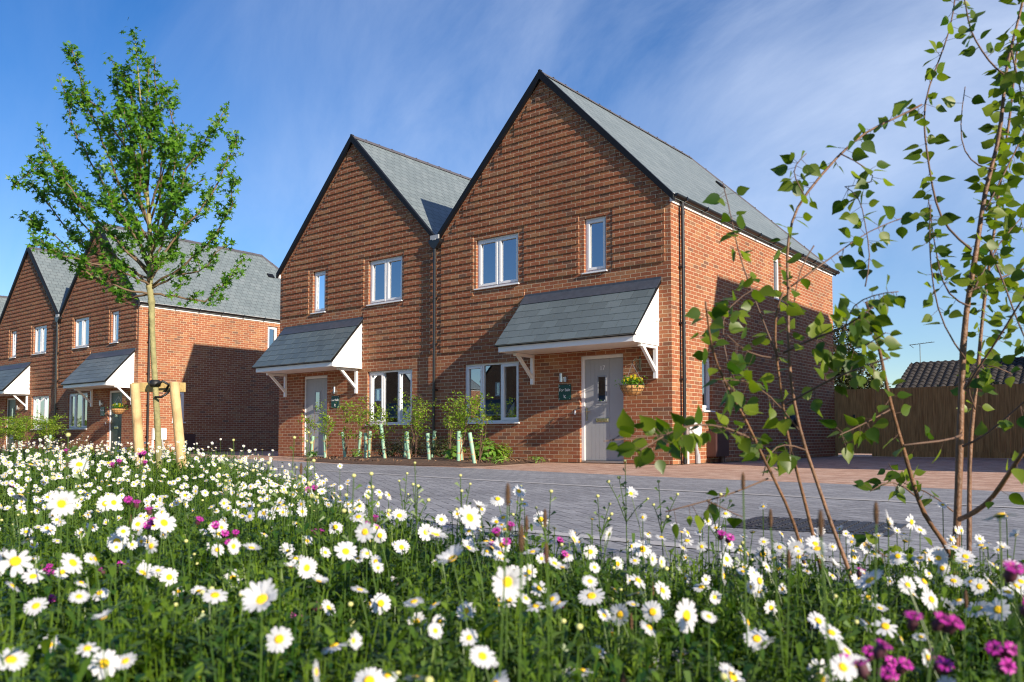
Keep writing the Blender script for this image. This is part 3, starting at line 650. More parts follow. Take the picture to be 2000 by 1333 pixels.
def hanging_basket(x, y, z, label):
    r = empty('hanging_basket', (x,y,z), label, 'hanging basket', 'flower baskets hanging beside doors')
    q = MB(); q.lathe([(0,-.19),(.09,-.185),(.16,-.14),(.21,-.06),(.225,0),(.205,0),(.19,-.05),(0,-.06)], n=24); q.build('basket', M_coir, r, smooth=True)
    q = MB()
    for k in range(12):
        a=math.pi*2*k/12; q.tube([( .232*math.cos(a),.232*math.sin(a),.0),(.216*math.cos(a),.216*math.sin(a),-.06),(.167*math.cos(a),.167*math.sin(a),-.145),(.05*math.cos(a),.05*math.sin(a),-.196)],.003,5)
    for rr,zz in ((.232,0),(.219,-.06),(.19,-.115)): q.tube([(rr*math.cos(a),rr*math.sin(a),zz) for a in np.linspace(0,2*math.pi,25)],.003,5)
    q.build('wire_frame', M_wire, r)
    q = MB()
    for k in range(3):
        a=math.pi*2*k/3+.4; q.tube([(.225*math.cos(a),.225*math.sin(a),0),(0,0,.41)],.004,5)
    q.build('chains', M_steel, r)
    q = MB(); q.tube([(0,0,.41),(.02,.03,.47),(.0,.10,.50),(0,-y-.0,.50)],.007,6); q.beam((0,-y-.012,.30),(0,-y-.012,.56),.03,.012,up=(0,1,0)); q.tube([(0,-y-.02,.32),(0,.12-.02,.49)],.006,6); q.build('wall_bracket', M_wire, r)
    k=260; p=RS.normal(size=(k,3))*[.11,.11,.055]+[0,0,.06]; p[:,2]=np.maximum(p[:,2],-.02); leaves('foliage', p, None, .055, 'oval', M_lime if False else M_maple, r)
    for k in range(15):
        q = MB(); a=random.uniform(0,6.28); d=random.uniform(.05,.2); c=Vector((d*math.cos(a),d*math.sin(a),.17-.5*d+random.uniform(0,.04)))
        for j in range(5):
            b_=6.28*j/5; t=Matrix.Rotation(b_,3,'Y'); o_=[Vector((0,0,0)),Vector((.014,-.004,.012)),Vector((.012,0,.028)),Vector((-.012,0,.028)),Vector((-.014,-.004,.012))]
            q.poly([c+t@v for v in o_])
        q.build('bloom', M_yel, r, fixn=False)
hanging_basket(-.66,-.30,1.45,'coir basket of yellow flowers hanging right of the grey door numbered 17')
hanging_basket(-.66+PX,-.30,1.45,'coir basket of yellow flowers hanging before the dark green door')

# ------------------------------------------------------------------ fence, gate and what stands behind
q = MB()
fr = empty('wooden_fence', (.98,9.2,0), 'brown close board timber fence across the back of the driveway', 'fence')
q = MB(); x=.06
while x<9: q.box(x,x+.108,-.006-.01*random.random(),.012,.14,1.765+random.uniform(-.004,.004),M=Matrix.Rotation(.0,4,'Z')); x+=.112
q.build('boards', M_fence, fr)
q = MB(); q.box(.06,9,-.02,.02,.0,.14); q.build('gravel_board', M_fence, fr)
for k in range(4):
    q = MB(); xx=[0,2.6,5.4,8.2][k]; q.box(xx-.05,xx+.05,-.045,.05,0,1.80); q.build('post', M_fence, fr)
gt = empty('wooden_gate', (.05,9.22,0), 'narrow brown timber gate between the house corner and the fence', 'gate')
q = MB(); q.box(-.30,-.008,-.005,.05,0,1.80); q.build('post', M_fence, gt)
q = MB(); x=.0
while x<.84: q.box(x,x+.1,-.01*random.random(),.018,.07,1.77); x+=.103
q.build('boards', M_fence, gt)
q = MB(); q.box(0,.84,.018,.05,.25,.33); q.box(0,.84,.018,.05,1.5,1.58); q.build('rails', M_fence, gt)
q = MB(); q.box(.4,.46,-.02,-.0,1.0,1.1); q.build('latch', M_wire, gt)
bl = empty('bungalow', (0,25,0), 'low house behind the fence with dark mossy pantiled roof and aerial', 'house')
q = MB(); x0,x1=-2.75,7.0; y0,y1=0,3.2; z0,z1=2.15,3.88
nx=int((x1-x0)/.3*8); ny=12; vs=[]
for j in range(ny+1):
    for t in (0,1):
        f=min(1,(j+t*.98)/ny) if j<ny else 1
        for i in range(nx+1):
            x=x0+(x1-x0)*i/nx; xx=x0+ .55*f + (x-x0)*(x1-x0-.55*f)/(x1-x0)
            vs.append((max(x,x0+.25*f), y0+(y1-y0)*f, z0+(z1-z0)*f+.085*abs(math.sin(math.pi*x/.3))+(.05 if t==0 else 0.0)))
nr=2*(ny+1)
fs=[(j*(nx+1)+i,j*(nx+1)+i+1,(j+1)*(nx+1)+i+1,(j+1)*(nx+1)+i) for j in range(nr-1) for i in range(nx)]
q.add(vs,fs); q.poly([(x0,0,z0),(x0+.6,3.2,z1),(x0,6.4,z0)]); q.poly([(x0,6.4,z0),(x0+.6,3.2,z1),(x1,3.2,z1),(x1,6.4,z0)])
rf_=q.build('roof', M_tile, bl)
q = MB(); q.tube([(x0+.6,3.2,z1+.0),(x1,3.2,z1+.0)],.1,10); q.build('ridge_tiles', M_tile, rf_)
q = MB(); q.box(x0+.3,x1-.2,.4,6.0,0,2.4); q.build('wall', M_brick, bl)
q = MB(); q.box(2.55,3.2,2.3,2.9,3.3,4.55); q.box(2.5,3.25,2.25,2.95,4.55,4.65); q.build('chimney', M_brick, bl)
q = MB(); q.tube([(-2.1,3.2,3.9),(-2.1,3.2,4.85)],.018,6); q.tube([(-2.55,3.1,4.80),(-1.5,3.3,4.89)],.014,5)
for i in range(9): xx=-2.45+i*.11; q.tube([(xx,3.0-.03,4.81+i*.009),(xx,3.35,4.81+i*.009)],.008,4)
q.tube([(-2.5,3.05,4.8),(-2.35,3.1,4.65)],.012,5); q.build('aerial', M_wire, bl)
def blob_tree(name, label, cat, loc, trunk_h, blobs, n, size, kind, m, group=None, bark=M_bark2, flowers=None):
    r = empty(name, loc, label, cat, group)
    q = MB(); q.tube([(0,0,0),(.03,.02,trunk_h*.5),(0,0,trunk_h)],[.09,.07,.04],8)
    for (c,rad) in blobs: q.tube([(0,0,trunk_h*.6),(c[0]*.6,c[1]*.6,trunk_h*.6+(c[2]-trunk_h*.6)*.6),c],[.04,.025,.01],6)
    q.build('trunk', bark, r)
    P=[]
    for (c,rad) in blobs:
        k=int(n*rad**2/sum(b[1]**2 for b in blobs)); d=RS.normal(size=(k,3)); d/=np.linalg.norm(d,axis=1)[:,None]; d*=rad*RS.uniform(.35,1.05,(k,1))**.6
        P.append(d+np.array(c))
    P=np.concatenate(P); leaves('crown', P, None, size, kind, m, r); return r
blob_tree('dark_tree','dense dark evergreen tree rising between the house corner and the pantiled roof','tree',(-1.45,15.5,0),2.2,
          [((-.8,0,3.1),.8),((-.3,.2,3.9),.55),((.25,0,2.6),.75),((-.6,.1,2.2),.9),((.6,.1,2.0),.6)],11000,.10,'oval',M_dark)
fb = blob_tree('flowering_shrub','leafy climber with pale blossom showing above the fence top','shrub',(3.35,10.2,0),1.2,
          [((-.5,0,1.7),.22),((-.1,0,1.85),.25),((.2,0,1.75),.22),((-1.0,0,1.65),.2)],900,.06,'oval',M_shrub)

# ------------------------------------------------------------------ planting bed, tree guards, saplings, low shrubs
def bed(dx, label):
    pts=[(-8.3,-.02),(-8.1,-1.2),(-7.9,-2.2),(-6.4,-2.85),(-4.9,-3.15),(-3.4,-3.2),(-2.5,-3.0),(-2.3,-2.6),(-2.6,-1.2),(-2.9,-.02)]
    q = MB(); cx,cy=-5.2,-1.4; rings=[(1,-.004),(.93,.035),(.7,.06),(.4,.075)]; vs=[]
    for s_,z in rings:
        for x,y in pts: vs.append((cx+(x-cx)*s_+dx, min(cy+(y-cy)*s_,-.003), z))
    n=len(pts); fs=[(a*n+i,a*n+(i+1)%n,(a+1)*n+(i+1)%n,(a+1)*n+i) for a in range(3) for i in range(n)]+[tuple(range(3*n,4*n))]
    q.add(vs,fs); o=q.build('planting_bed', M_mulch); tag(o, label, None, None, 'structure')
    # loose bark chips
    k=2600; P=np.stack([RS.uniform(-8.0,-2.4,k)+dx, RS.uniform(-3.1,-.1,k), np.full(k,.05)],1)
    T=np.array([(-.5,-.18,0),(.5,-.2,.05),(.45,.2,.0),(-.5,.15,.06)]); R=frames(RS.normal(size=(k,3))*.5+[0,0,1],RS.uniform(0,6.28,k))
    keep=np.array([((-8.2<p[0]-dx<-2.5) and p[1]>-2.1-1.0*(1-abs((p[0]-dx+5)/3.2))) for p in P])
    o=np_mesh('bark_chips',[(place(T,R,P,RS.uniform(.03,.08,k))[keep],[(0,1,2,3)],[0],RS.uniform(0,1,k)[keep])],[M_chip]); tag(o,'scattered brown bark chips on the bed '+('in front of the near houses' if dx==0 else 'in front of the farther houses'),None,None,'stuff')
M_chip = leaf_mat('bark_chip', (.07,.035,.02), (.26,.15,.09), rough=.9, trans=.02)
bed(0,'dark bark mulch bed against the house fronts'); bed(PX,'mulched bed against the farther house fronts')
def guard(p, lean, h, label, dx=0):
    r=empty('tree_guard',(p[0]+dx,p[1],.03),label,'tree guard','pale green tree guards in the bed')
    q=MB(); n=14; top=(lean[0],lean[1],h)
    q.tube([(0,0,0),(lean[0]*.5,lean[1]*.5,h*.5),top],.037,n,cap=False); q.tube([(lean[0],lean[1],h),(0,0,0)],.034,n,cap=False)
    q.tube([(lean[0]*.98,lean[1]*.98,h*.985),top],.040,n,cap=False); q.build('tube', M_guard, r, fixn=False, smooth=True)
    q=MB()
    for f in (.3,.7): q.tube([(lean[0]*f,lean[1]*f,h*f-.01),(lean[0]*f,lean[1]*f,h*f+.01)],.0385,10,cap=False)
    q.tube([(.045,0,0),(lean[0]+.045,lean[1],h*.8)],.008,6); q.build('cane_and_ties', M_cane, r); return r
def sapling(p, h, spread, lean, label, dx=0, dens=1, sparse=False):
    r=empty('sapling',(p[0]+dx,p[1],.04),label,'sapling','saplings in the planting bed')
    q=MB(); L_=[]; 
    for s_ in range(3 if not sparse else 2):
        a=random.uniform(0,6.28); tip=Vector((lean[0]+spread*.5*math.cos(a),spread*.35*math.sin(a),h*random.uniform(.75,1)))
        pts=[Vector((0,0,0)).lerp(tip,f)+Vector((random.uniform(-.03,.03),random.uniform(-.03,.03),0))*(f>0) for f in (0,.35,.6,.8,1)]
        q.tube(pts,[.009,.008,.006,.004,.002],5)
        for f in np.linspace(.42,.95,9):
            i=min(3,int(f*4)); b0=pts[i].lerp(pts[i+1],random.random()); a2=random.uniform(0,6.28); ln=random.uniform(.12,.30)*(1.15-f*.3)*spread/.25
            tp=b0+Vector((math.cos(a2)*ln,math.sin(a2)*ln,random.uniform(-.02,.18))); q.tube([b0,tp],[.003,.0015],4,cap=False)
            for _ in range(int(13*dens)): L_.append(b0.lerp(tp,random.uniform(.1,1.1))+Vector([random.gauss(0,.028) for _ in range(3)]))
    q.build('stem', M_bark2, r, fixn=False)
    leaves('crown', np.array([tuple(v) for v in L_]), None, .05, 'oval', M_sap, r); return r
GP=[((-9.0,-1.1),(.05,0),.50,'leftmost green tube in front of the grey door'),((-7.17,-2.15),(-.03,0),.55,'green tube in front of the right edge of the plain grey door'),((-7.05,-1.7),(-.1,0),.58,'green tube leaning left beside the grey door'),
    ((-8.0,-.5),(.06,0),.60,'rear green tube close to the wall right of the grey door'),((-6.15,-1.9),(-.02,0),.56,'green tube at the left of the three light window'),((-6.45,-1.55),(.02,0),.60,'second green tube standing just behind the one left of the window'),
    ((-5.35,-2.1),(-.13,0),.72,'tallest green tube, leaning left below the window'),((-5.6,-1.3),(.03,0),.58,'green tube behind the tall leaning one'),((-4.6,-2.15),(-.08,0),.58,'green tube leaning left right of the dark shrub'),((-5.1,-1.0),(.07,0),.60,'shaded green tube close to the window right edge'),
    ((-4.05,-2.15),(-.06,0),.54,'short lone green tube just left of the black downpipe'),((-3.45,-1.9),(-.04,0),.56,'left one of the paired green tubes right of the downpipe'),((-3.18,-2.28),(.0,0),.58,'right one of the paired green tubes right of the downpipe'),((-2.55,-2.55),(-.12,0),.54,'rightmost green tube, leaning left by a cane')]
for p,l,h,lb in GP: guard(p,l,h,lb)
SP_=[((-9.0,-1.1),1.25,.22,(0,0),1,'slim sapling in front of the plain grey door'),((-7.17,-2.15),1.05,.2,(.05,0),1,'low dark sapling at the right edge of the grey door'),((-8.0,-.6),1.45,.3,(.1,0),1.1,'bright sapling right of the plain grey door'),
     ((-7.05,-1.7),1.3,.3,(.1,0),1.1,'yellow green sapling before the green sign'),((-6.3,-1.7),1.0,.22,(0,0),.35,'thin nearly bare sapling left of the window'),((-5.35,-2.1),1.22,.34,(-.15,0),1.6,'bushy sapling covering the left of the near window'),
     ((-5.3,-1.3),1.35,.42,(.1,0),1.5,'widest sapling in the middle of the bed, over the window'),((-4.6,-2.15),1.05,.3,(.1,0),1,'sapling against the right edge of the window'),((-4.4,-1.2),1.25,.28,(.1,0),1,'sapling between window and black downpipe'),
     ((-3.45,-1.9),1.35,.34,(-.1,0),1.3,'sapling right beside the black downpipe'),((-3.18,-2.28),1.45,.38,(.12,0),1.7,'brightest tall sapling right of the downpipe'),((-2.75,-2.2),1.0,.26,(.1,0),.8,'low sapling under the left of the wide window by number 17')]
for p,h,s_,l,d_,lb in SP_: sapling(p,h,s_,l,lb,0,d_)
def low_shrub(p, rad, h, m, kind, size, n, label, dx=0, cat='shrub'):
    r=empty('low_shrub',(p[0]+dx,p[1],.05),label,cat,'low shrubs in the bed')
    k=n; d=RS.normal(size=(k,3)); d/=np.linalg.norm(d,axis=1)[:,None]; P=d*RS.uniform(.5,1,(k,1))*[rad,rad,h*.55]+[0,0,h*.5]; P[:,2]=np.abs(P[:,2])
    q=MB()
    for _ in range(9):
        a=random.uniform(0,6.28); q.tube([(0,0,0),(rad*.7*math.cos(a),rad*.7*math.sin(a),h*random.uniform(.5,.95))],[.006,.002],4,cap=False)
    q.build('stem',M_bark2,r,fixn=False); leaves('foliage',P,d*.6+[0,0,.6],size,kind,m,r); return r
LS=[((-8.2,-1.7),.18,.16,M_maple,'oval',.05,120,'small green tuft beside the grey door foot'),((-7.5,-1.0),.2,.2,M_lime,'oval',.05,140,'small round green plant left in the bed'),((-6.6,-.9),.36,.42,M_shrub,'oval',.06,420,'dark purplish shrub at the left of the bed'),
    ((-6.0,-.8),.42,.5,M_shrub,'oval',.055,700,'dark dense shrub below the window left edge'),((-5.0,-.8),.5,.48,M_shrub,'oval',.055,800,'larger dark shrub below the window right edge'),
    ((-3.9,-1.6),.26,.28,M_lime,'birch',.11,70,'bright broad leaved plant left of the downpipe'),((-3.5,-1.3),.2,.3,M_lime,'birch',.09,60,'bright broad leaved plant behind the lone tube'),((-3.2,-1.5),.34,.42,M_lime,'birch',.09,160,'bright green plant behind the paired tubes'),
    ((-3.0,-1.2),.2,.34,M_sap,'oval',.05,300,'small leaved green shrub right of the paired tubes'),((-2.55,-1.9),.2,.09,M_lime,'spear',.10,90,'low grassy tuft at the right end of the bed'),((-2.6,-.7),.2,.07,M_lime,'spear',.08,70,'flat grassy tuft against the wall near number 17')]
for p,r_,h,m,k,sz,n,lb in LS: low_shrub(p,r_,h,m,k,sz,n,lb)
for i in range(13):
    x=-9.8+i*.62+random.uniform(-.15,.15)+PX; y=random.uniform(-2.6,-.7)
    places=['in front of the dark green door at the left edge','under the farther left windows','before the farthest downpipe']
    r=sapling((x,y),random.uniform(1.0,1.5),.5,(0,0),'sapling '+places[0 if i<5 else 1 if i<9 else 2]+'',0,3.2)
    if i%3==0: guard((x,y),(.03,0),.55,'pale green tube '+places[0 if i<5 else 1 if i<9 else 2])

# ------------------------------------------------------------------ the staked tree
TD=7.5
mt = empty('maple_tree', tuple(at(312,925,TD)*[1,1,0]+[0,0,.02]), 'young maple with fresh green leaves tied between two timber stakes', 'tree')
base=np.array(mt.location)
def px3(pl, d0, dz=0.0):
    n=len(pl); return [at(x,y,d0+dz*(i/(n-1))) for i,(x,y) in enumerate(pl)]
trunk=[(314,935),(309,860),(306,800),(300,700),(297,640),(296,590),(292,560),(294,500),(291,420),(286,360),(280,280),(275,200),(268,120),(262,62)]
tp=[Vector(p)-Vector(base) for p in px3(trunk,TD)]; tp[0].z=-.05
q=MB(); q.tube(tp,[.031,.029,.027,.025,.025,.028,.029,.022,.018,.015,.011,.008,.0045,.002],10)
for (f,r_) in ((5,.036),(6,.034)): q.lathe([(.02,-.05),(r_,0),(.02,.05)],tp[f],8)
limbs=[([(294,575),(240,565),(180,540),(140,515),(60,470)],-.5),([(294,560),(250,520),(180,460),(110,380),(55,310)],.2),([(292,540),(230,470),(160,400),(95,310),(48,345)],-.3),
([(292,520),(240,420),(190,340),(150,270),(115,150)],.35),([(290,470),(240,380),(200,280),(165,180),(138,85)],-.2),([(288,430),(250,330),(235,230),(228,140)],.25),
([(286,380),(300,280),(305,200),(303,112)],-.15),([(291,440),(330,330),(345,260),(322,180)],.3),([(294,500),(340,420),(365,330),(400,280),(434,222)],-.3),
([(294,530),(350,460),(400,400),(440,330),(464,265)],.3),([(296,560),(360,520),(420,460),(455,400),(452,335)],-.4),([(297,575),(340,580),(400,588),(438,560),(464,520)],.2),
([(290,400),(255,300),(195,210),(125,180)],-.3),([(292,545),(220,520),(150,470),(95,400),(62,365)],.5),([(290,455),(330,400),(355,340),(375,290)],.4),
([(285,330),(265,250),(252,150)],.1),([(296,572),(250,585),(215,560),(110,460),(60,440)],.4),([(292,510),(250,440),(220,400),(190,330)],-.6),([(292,480),(320,430),(340,390),(400,350)],-.6),
([(294,550),(330,500),(360,440),(410,410)],.6),([(293,530),(270,470),(240,430),(130,350)],.6),([(283,300),(300,230),(320,170)],-.1),([(291,440),(270,380),(280,300),(262,250)],-.35),([(290,420),(310,350),(320,300),(325,250)],-.4),
([(294,560),(260,540),(210,520),(120,500),(80,470)],-.7),([(295,565),(340,540),(390,530),(440,480)],-.1),([(278,250),(255,180),(232,140)],.1),([(292,530),(180,430),(130,380),(80,270)],.0)]
LP=[]; q2=MB()
_tx=lambda y: np.interp(y,[62,120,200,280,360,420,500,560,590],[262,268,275,280,286,291,294,292,296])
for _k in range(8):
    y0=random.uniform(300,560); y1=y0-random.uniform(60,260); f_=np.clip((590-y1)/520,0,1); hw=(175*math.sin(math.pi*min(1,.18+f_*.80))**.9)
    x1=_tx(max(62,y1))+random.uniform(-1,1)*hw*.75; x0=_tx(y0); limbs.append(([(x0,y0),(x0*.55+x1*.45,y0*.72+y1*.28),(x0*.18+x1*.82,y0*.3+y1*.7),(x1,max(80,y1))],random.uniform(-.65,.65)))
def rib(a,b_,f): return a+(b_-a)*f
for pl,dz in limbs:
    pts=[Vector(p)-Vector(base) for p in px3(pl,TD,dz)]; n=len(pts)
    # smooth the polyline a little
    fine=[]
    for i in range(n-1):
        for f in (0,.33,.66): fine.append(pts[i].lerp(pts[i+1],f)+Vector([random.gauss(0,.008) for _ in range(3)]))
    fine.append(pts[-1]); fine[0]=pts[0]; m_=len(fine)
    q2.tube(fine,[.0095*(1-i/m_)**.8+.0018 for i in range(m_)],6)
    tot=sum((fine[i+1]-fine[i]).length for i in range(m_-1))
    ns=int(tot*9)
    for s_ in range(ns):
        f=random.uniform(.10,1)**.75; k=min(m_-2,int(f*(m_-1))); b0=fine[k].lerp(fine[k+1],random.random())
        d=(fine[k+1]-fine[k]).normalized(); dirv=(d*.7+Vector((random.gauss(0,.45),random.gauss(0,.45),abs(random.gauss(.35,.3))))).normalized()
        ln=random.uniform(.08,.26)*(1.1-.5*f); tip=b0+dirv*ln; q2.tube([b0,tip],[.003,.0014],4,cap=False)
        for _ in range(int(ln*95)+4): LP.append(b0.lerp(tip,random.uniform(.15,1.05))+Vector([random.gauss(0,.024) for _ in range(3)]))
    for _ in range(int(tot*50)):
        f=random.uniform(.12,1)**.75; k=min(m_-2,int(f*(m_-1))); LP.append(fine[k].lerp(fine[k+1],random.random())+Vector([random.gauss(0,.028) for _ in range(3)]))
for i in range(9,13):
    for _ in range(34+14*(i-9)): LP.append(tp[i].lerp(tp[i+1],random.random())+Vector([random.gauss(0,.045) for _ in range(3)]))
q.build('trunk', M_bark, mt, smooth=True, fixn=False); q2.build('branches', M_limb, mt, smooth=True, fixn=False)
LP=np.array([tuple(v) for v in LP]); leaves('crown', LP, RS.normal(size=(len(LP),3))*[.55,.55,.35]+[.25,-.35,.55], .072, 'maple', M_maple, mt)
# stakes, cross rail, rubber tie
ts=empty('tree_stake', (0,0,0), 'pair of peeled round timber stakes with cross rail beside the maple trunk', 'tree stakes')
def stake(bx,by,tx,ty,d):
    a=at(bx,by,d); c=at(tx,ty,d); a=np.array(a); dirv=(c-a); a=a-dirv*.25
    q=MB(); q.tube([a,a+(c-a)*.33,a+(c-a)*.66,c-(c-a)*.004,c],[.043,.042,.041,.0405,.038],18); return q.build('stake', M_postw, ts, smooth=False)
stake(275,925,263,750,7.45); stake(357,930,340,747,7.45)
q=MB(); a=at(258,757,7.58); c=at(362,757,7.58); q.beam(a,c,.03,.085); q.build('cross_rail', M_rail, ts, bevel=.003)
tie=MB(); c0=Vector(at(303,750,7.5)); tie.lathe([(.03,-.02),(.045,-.025),(.05,.0),(.042,.03),(.03,.035)],c0,12); a=Vector(at(306,752,7.46)); tie.tube([a,Vector(at(318,745,7.44)),Vector(at(330,752,7.5)),Vector(at(322,766,7.5))],.012,6)
tie.tube([Vector(at(303,776,7.46)),Vector(at(315,776,7.43)),Vector(at(325,770,7.45)),Vector(at(331,764,7.5))],.010,6); tie.build('rubber_tie', M_rubber, ts, smooth=True)

# ------------------------------------------------------------------ birches at the right
def birch(name,label,origin_px,d0,stems,twigs,leafsz,seed):
    random.seed(seed); base=np.array(at(*origin_px,d0)); base[2]=.01
    r=empty(name,tuple(base),label,'tree','young birches'); q=MB(); q2=MB(); LP=[];LN=[]
    for pl,w0,w1,dd,la,dens in stems+twigs:
        d_=d0+dd[0]; pts=[Vector(p)-Vector(base) for p in px3(pl,d_,dd[1])]; fine=[]
        n=len(pts)
        for i in range(n-1):
            for f in (0,.5): fine.append(pts[i].lerp(pts[i+1],f)+(Vector([random.gauss(0,.003) for _ in range(3)]) if i+f>0 else Vector()))
        fine.append(pts[-1]); m_=len(fine)
        # round the kinks
        for _ in range(2): fine=[fine[0]]+[(fine[i-1]+fine[i]*2+fine[i+1])/4 for i in range(1,m_-1)]+[fine[-1]]
        rads=[(w0+(w1-w0)*(i/(m_-1))**.75)*d0/FPX/2 for i in range(m_)]
        if w0>9:
            for i in range(2,m_,3): rads[i]*=1.12
        (q if w0>=7 else q2).tube(fine,rads,8 if w0>6 else 5)
        tot=sum((fine[i+1]-fine[i]).length for i in range(m_-1)); k=int(tot*dens*2.15)
        for j in range(k):
            f=la+(1-la)*(j+random.random())/max(k,1); t=min(m_-2,int(f*(m_-1))); p=fine[t].lerp(fine[t+1],random.random())
            d=(fine[t+1]-fine[t]).normalized(); side=d.cross(Vector((random.gauss(0,1),random.gauss(0,1),random.gauss(0,1)))).normalized()
            ln=random.uniform(.008,.03); e=p+side*ln+Vector((0,0,-.006)); q2.tube([p,e],[.0008,.0006],3,cap=False)
            LP.append((tuple(e),tuple((side+d*.3+Vector((0,0,-.35))).normalized())))
    q.build('trunk',M_birchb,r,smooth=True,fixn=False); q2.build('twigs',M_bark2,r,smooth=True,fixn=False)
    T,F=leaf_tpl('birch'); leafsz*=1.06; k=len(LP); pos=np.array([a for a,_ in LP]); y=np.array([b for _,b in LP]); z=RS.normal(size=(k,3))*[.8,.8,.5]+[.2,-.25,.55]; z-=y*(z*y).sum(1)[:,None]; z/=np.linalg.norm(z,axis=1)[:,None]; x=np.cross(y,z)
    R=np.stack([x,y,z],2); np_mesh('crown',[(place(T,R,pos,leafsz*RS.uniform(.6,1.15,k)),F,[0]*len(F),RS.uniform(0,1,k))],[M_birch],r); return r
birch('birch_tree','birch with the thickest brown stem at the right edge',(1868,1115),2.25,
 [([(1866,1160),(1868,1110),(1872,950),(1878,800),(1880,680),(1893,560),(1905,470),(1925,370),(1950,290),(1958,180),(1968,120),(1985,60),(2005,-30)],17,4,(0,.1),.42,22),
  ([(1893,1110),(1893,1060),(1892,900),(1905,800),(1912,700),(1920,600),(1935,500),(1945,400),(1960,300),(1980,180),(1990,60)],11,4,(.25,.1),.3,34),
  ([(1862,1100),(1850,1070),(1820,1030),(1790,980),(1770,900),(1745,810),(1728,740),(1710,640),(1692,590)],11,5,(0,-.15),.45,12),
  ([(1874,1015),(1905,1003),(1940,975),(1975,920),(2015,860)],10,7,(-.02,-.3),.5,8)],
 [([(1880,872),(1930,850),(1985,800),(2020,770)],5,3,(0,-.2),.2,16),([(1898,488),(1850,450),(1830,400),(1818,330),(1808,270),(1805,200),(1830,130),(1858,60),(1866,-10)],5,3,(0,.3),.3,22),
  ([(1960,145),(1930,120),(1905,80),(1890,40),(1882,-10)],4,2.5,(.05,-.1),.2,34),([(1885,760),(1940,680),(1985,600),(2015,560)],5,3,(0,-.2),.2,28),([(1892,570),(1960,540),(2015,520)],4,3,(0,.2),.1,24),
  ([(1895,600),(1850,585),(1835,520),(1822,450),(1812,380)],4,2,(0,.2),.2,34),([(1885,700),(1840,640),(1822,560),(1816,470),(1818,400)],3.5,2,(0,-.2),.3,22),([(1925,410),(1965,330),(2005,250)],4,3,(.1,.2),.1,40),
  ([(1878,850),(1840,862),(1765,870)],5,4,(0,-.1),.3,10),([(1905,560),(1950,470),(2000,420)],4,2,(0,.3),.1,40),([(1945,330),(1910,330),(1880,300),(1872,250),(1885,170)],3.5,2,(.05,.1),.5,8),([(1930,480),(1965,560),(1990,640),(2015,690)],4,3,(.1,-.2),.1,34),
  ([(1905,800),(1880,740),(1920,700),(1975,730)],3.5,2.5,(.2,-.1),.1,34),([(1975,100),(1990,180),(2010,260)],3.5,2,(0,.1),.1,50),([(1795,975),(1740,930),(1700,960)],4,2,(0,-.1),.1,26),([(1860,1060),(1800,1090),(1740,1100),(1690,1060)],4,2,(0,-.2),.1,26),([(1740,800),(1690,830),(1640,850)],3.5,2,(0,-.2),.2,22),([(1862,1000),(1800,950),(1760,955),(1735,905)],3.5,2,(.1,.1),.2,34)],.036,5)
birch('birch_tree','slender birch of three thin stems left of the thickest one',(1610,1090),2.0,
 [([(1672,1160),(1650,1095),(1625,1030),(1595,930),(1560,830),(1545,750),(1535,650),(1540,560),(1535,500),(1545,430),(1570,380),(1640,300),(1690,255),(1745,235),(1800,205)],9,4,(0,.2),.42,16),
  ([(1605,1120),(1590,1050),(1570,970),(1545,880),(1530,800),(1515,700),(1508,620),(1530,570)],9,4,(.12,-.1),.4,14),
  ([(1570,1100),(1555,1030),(1510,930),(1475,860),(1440,790),(1400,720),(1385,640),(1378,590)],7,3.5,(-.05,-.2),.4,20)],
 [([(1530,690),(1600,660),(1650,640),(1705,600)],5,3,(0,-.2),.25,44),([(1535,790),(1590,760),(1650,730),(1735,700)],5,3,(0,-.25),.3,34),([(1500,935),(1440,960),(1380,978),(1300,1000)],4,2.5,(0,-.1),.3,12),
  ([(1545,560),(1640,490),(1700,450),(1765,425)],4,2,(.1,.1),.2,24),([(1490,870),(1420,832),(1360,825),(1300,850),(1250,880)],4.5,2.5,(-.1,-.3),.15,42),([(1300,850),(1230,855),(1180,862)],2.5,1.5,(-.3,-.2),.2,14),
  ([(1520,700),(1480,600),(1450,520),(1430,440),(1412,360)],4,2,(0,.1),.3,22),([(1570,380),(1550,350),(1548,320),(1575,300)],3,2,(.1,0),.2,44),([(1640,300),(1700,330),(1720,360),(1650,365)],3,2,(.15,0),.2,28),([(1690,560),(1705,500),(1690,430),(1680,380),(1650,365)],3,1.8,(.1,.1),.1,26),
  ([(1650,640),(1665,590),(1700,575),(1755,570)],3,2,(0,-.1),.1,60),([(1600,660),(1640,690),(1690,680),(1730,650)],3,2,(0,-.2),.1,60),([(1440,790),(1400,650),(1420,600),(1480,560)],3,2,(-.1,.1),.3,26),([(1515,700),(1460,690),(1420,655)],3,2,(-.05,-.1),.2,26),
  ([(1560,840),(1500,770),(1450,740),(1410,745)],3.5,2,(-.05,-.2),.2,26),([(1575,880),(1530,860),(1500,880),(1490,930)],3,2,(0,-.1),.2,26),([(1590,480),(1560,520),(1550,600)],3,2,(.05,0),.2,14),([(1380,978),(1420,1000),(1450,1010)],2.5,2,(-.1,0),.1,12)],.036,9)
random.seed(21)
# ------------------------------------------------------------------ the wildflower meadow
def sstep(a): a=np.clip(a,0,1); return a*a*(3-2*a)
def top_h(x, y): return .235 + .16*sstep((3.6-x)/4.6) + .02*np.sin(x*2.1+y*1.3)
def inside(x, y, m=.22): return y < edge_y(x)-m
def cand(n, d0, d1, m=.22):
    """random ground points seen by the camera between two depths, inside the meadow"""
    d=np.sqrt(RS.uniform(d0*d0,d1*d1,n)); px=RS.uniform(-120,2120,n)
    P=_o[None,:]+(_fw[None,:]+_rt[None,:]*((px-1000)/FPX)[:,None])*d[:,None]; P=P[:,:2]
    return P[inside(P[:,0],P[:,1],m)]
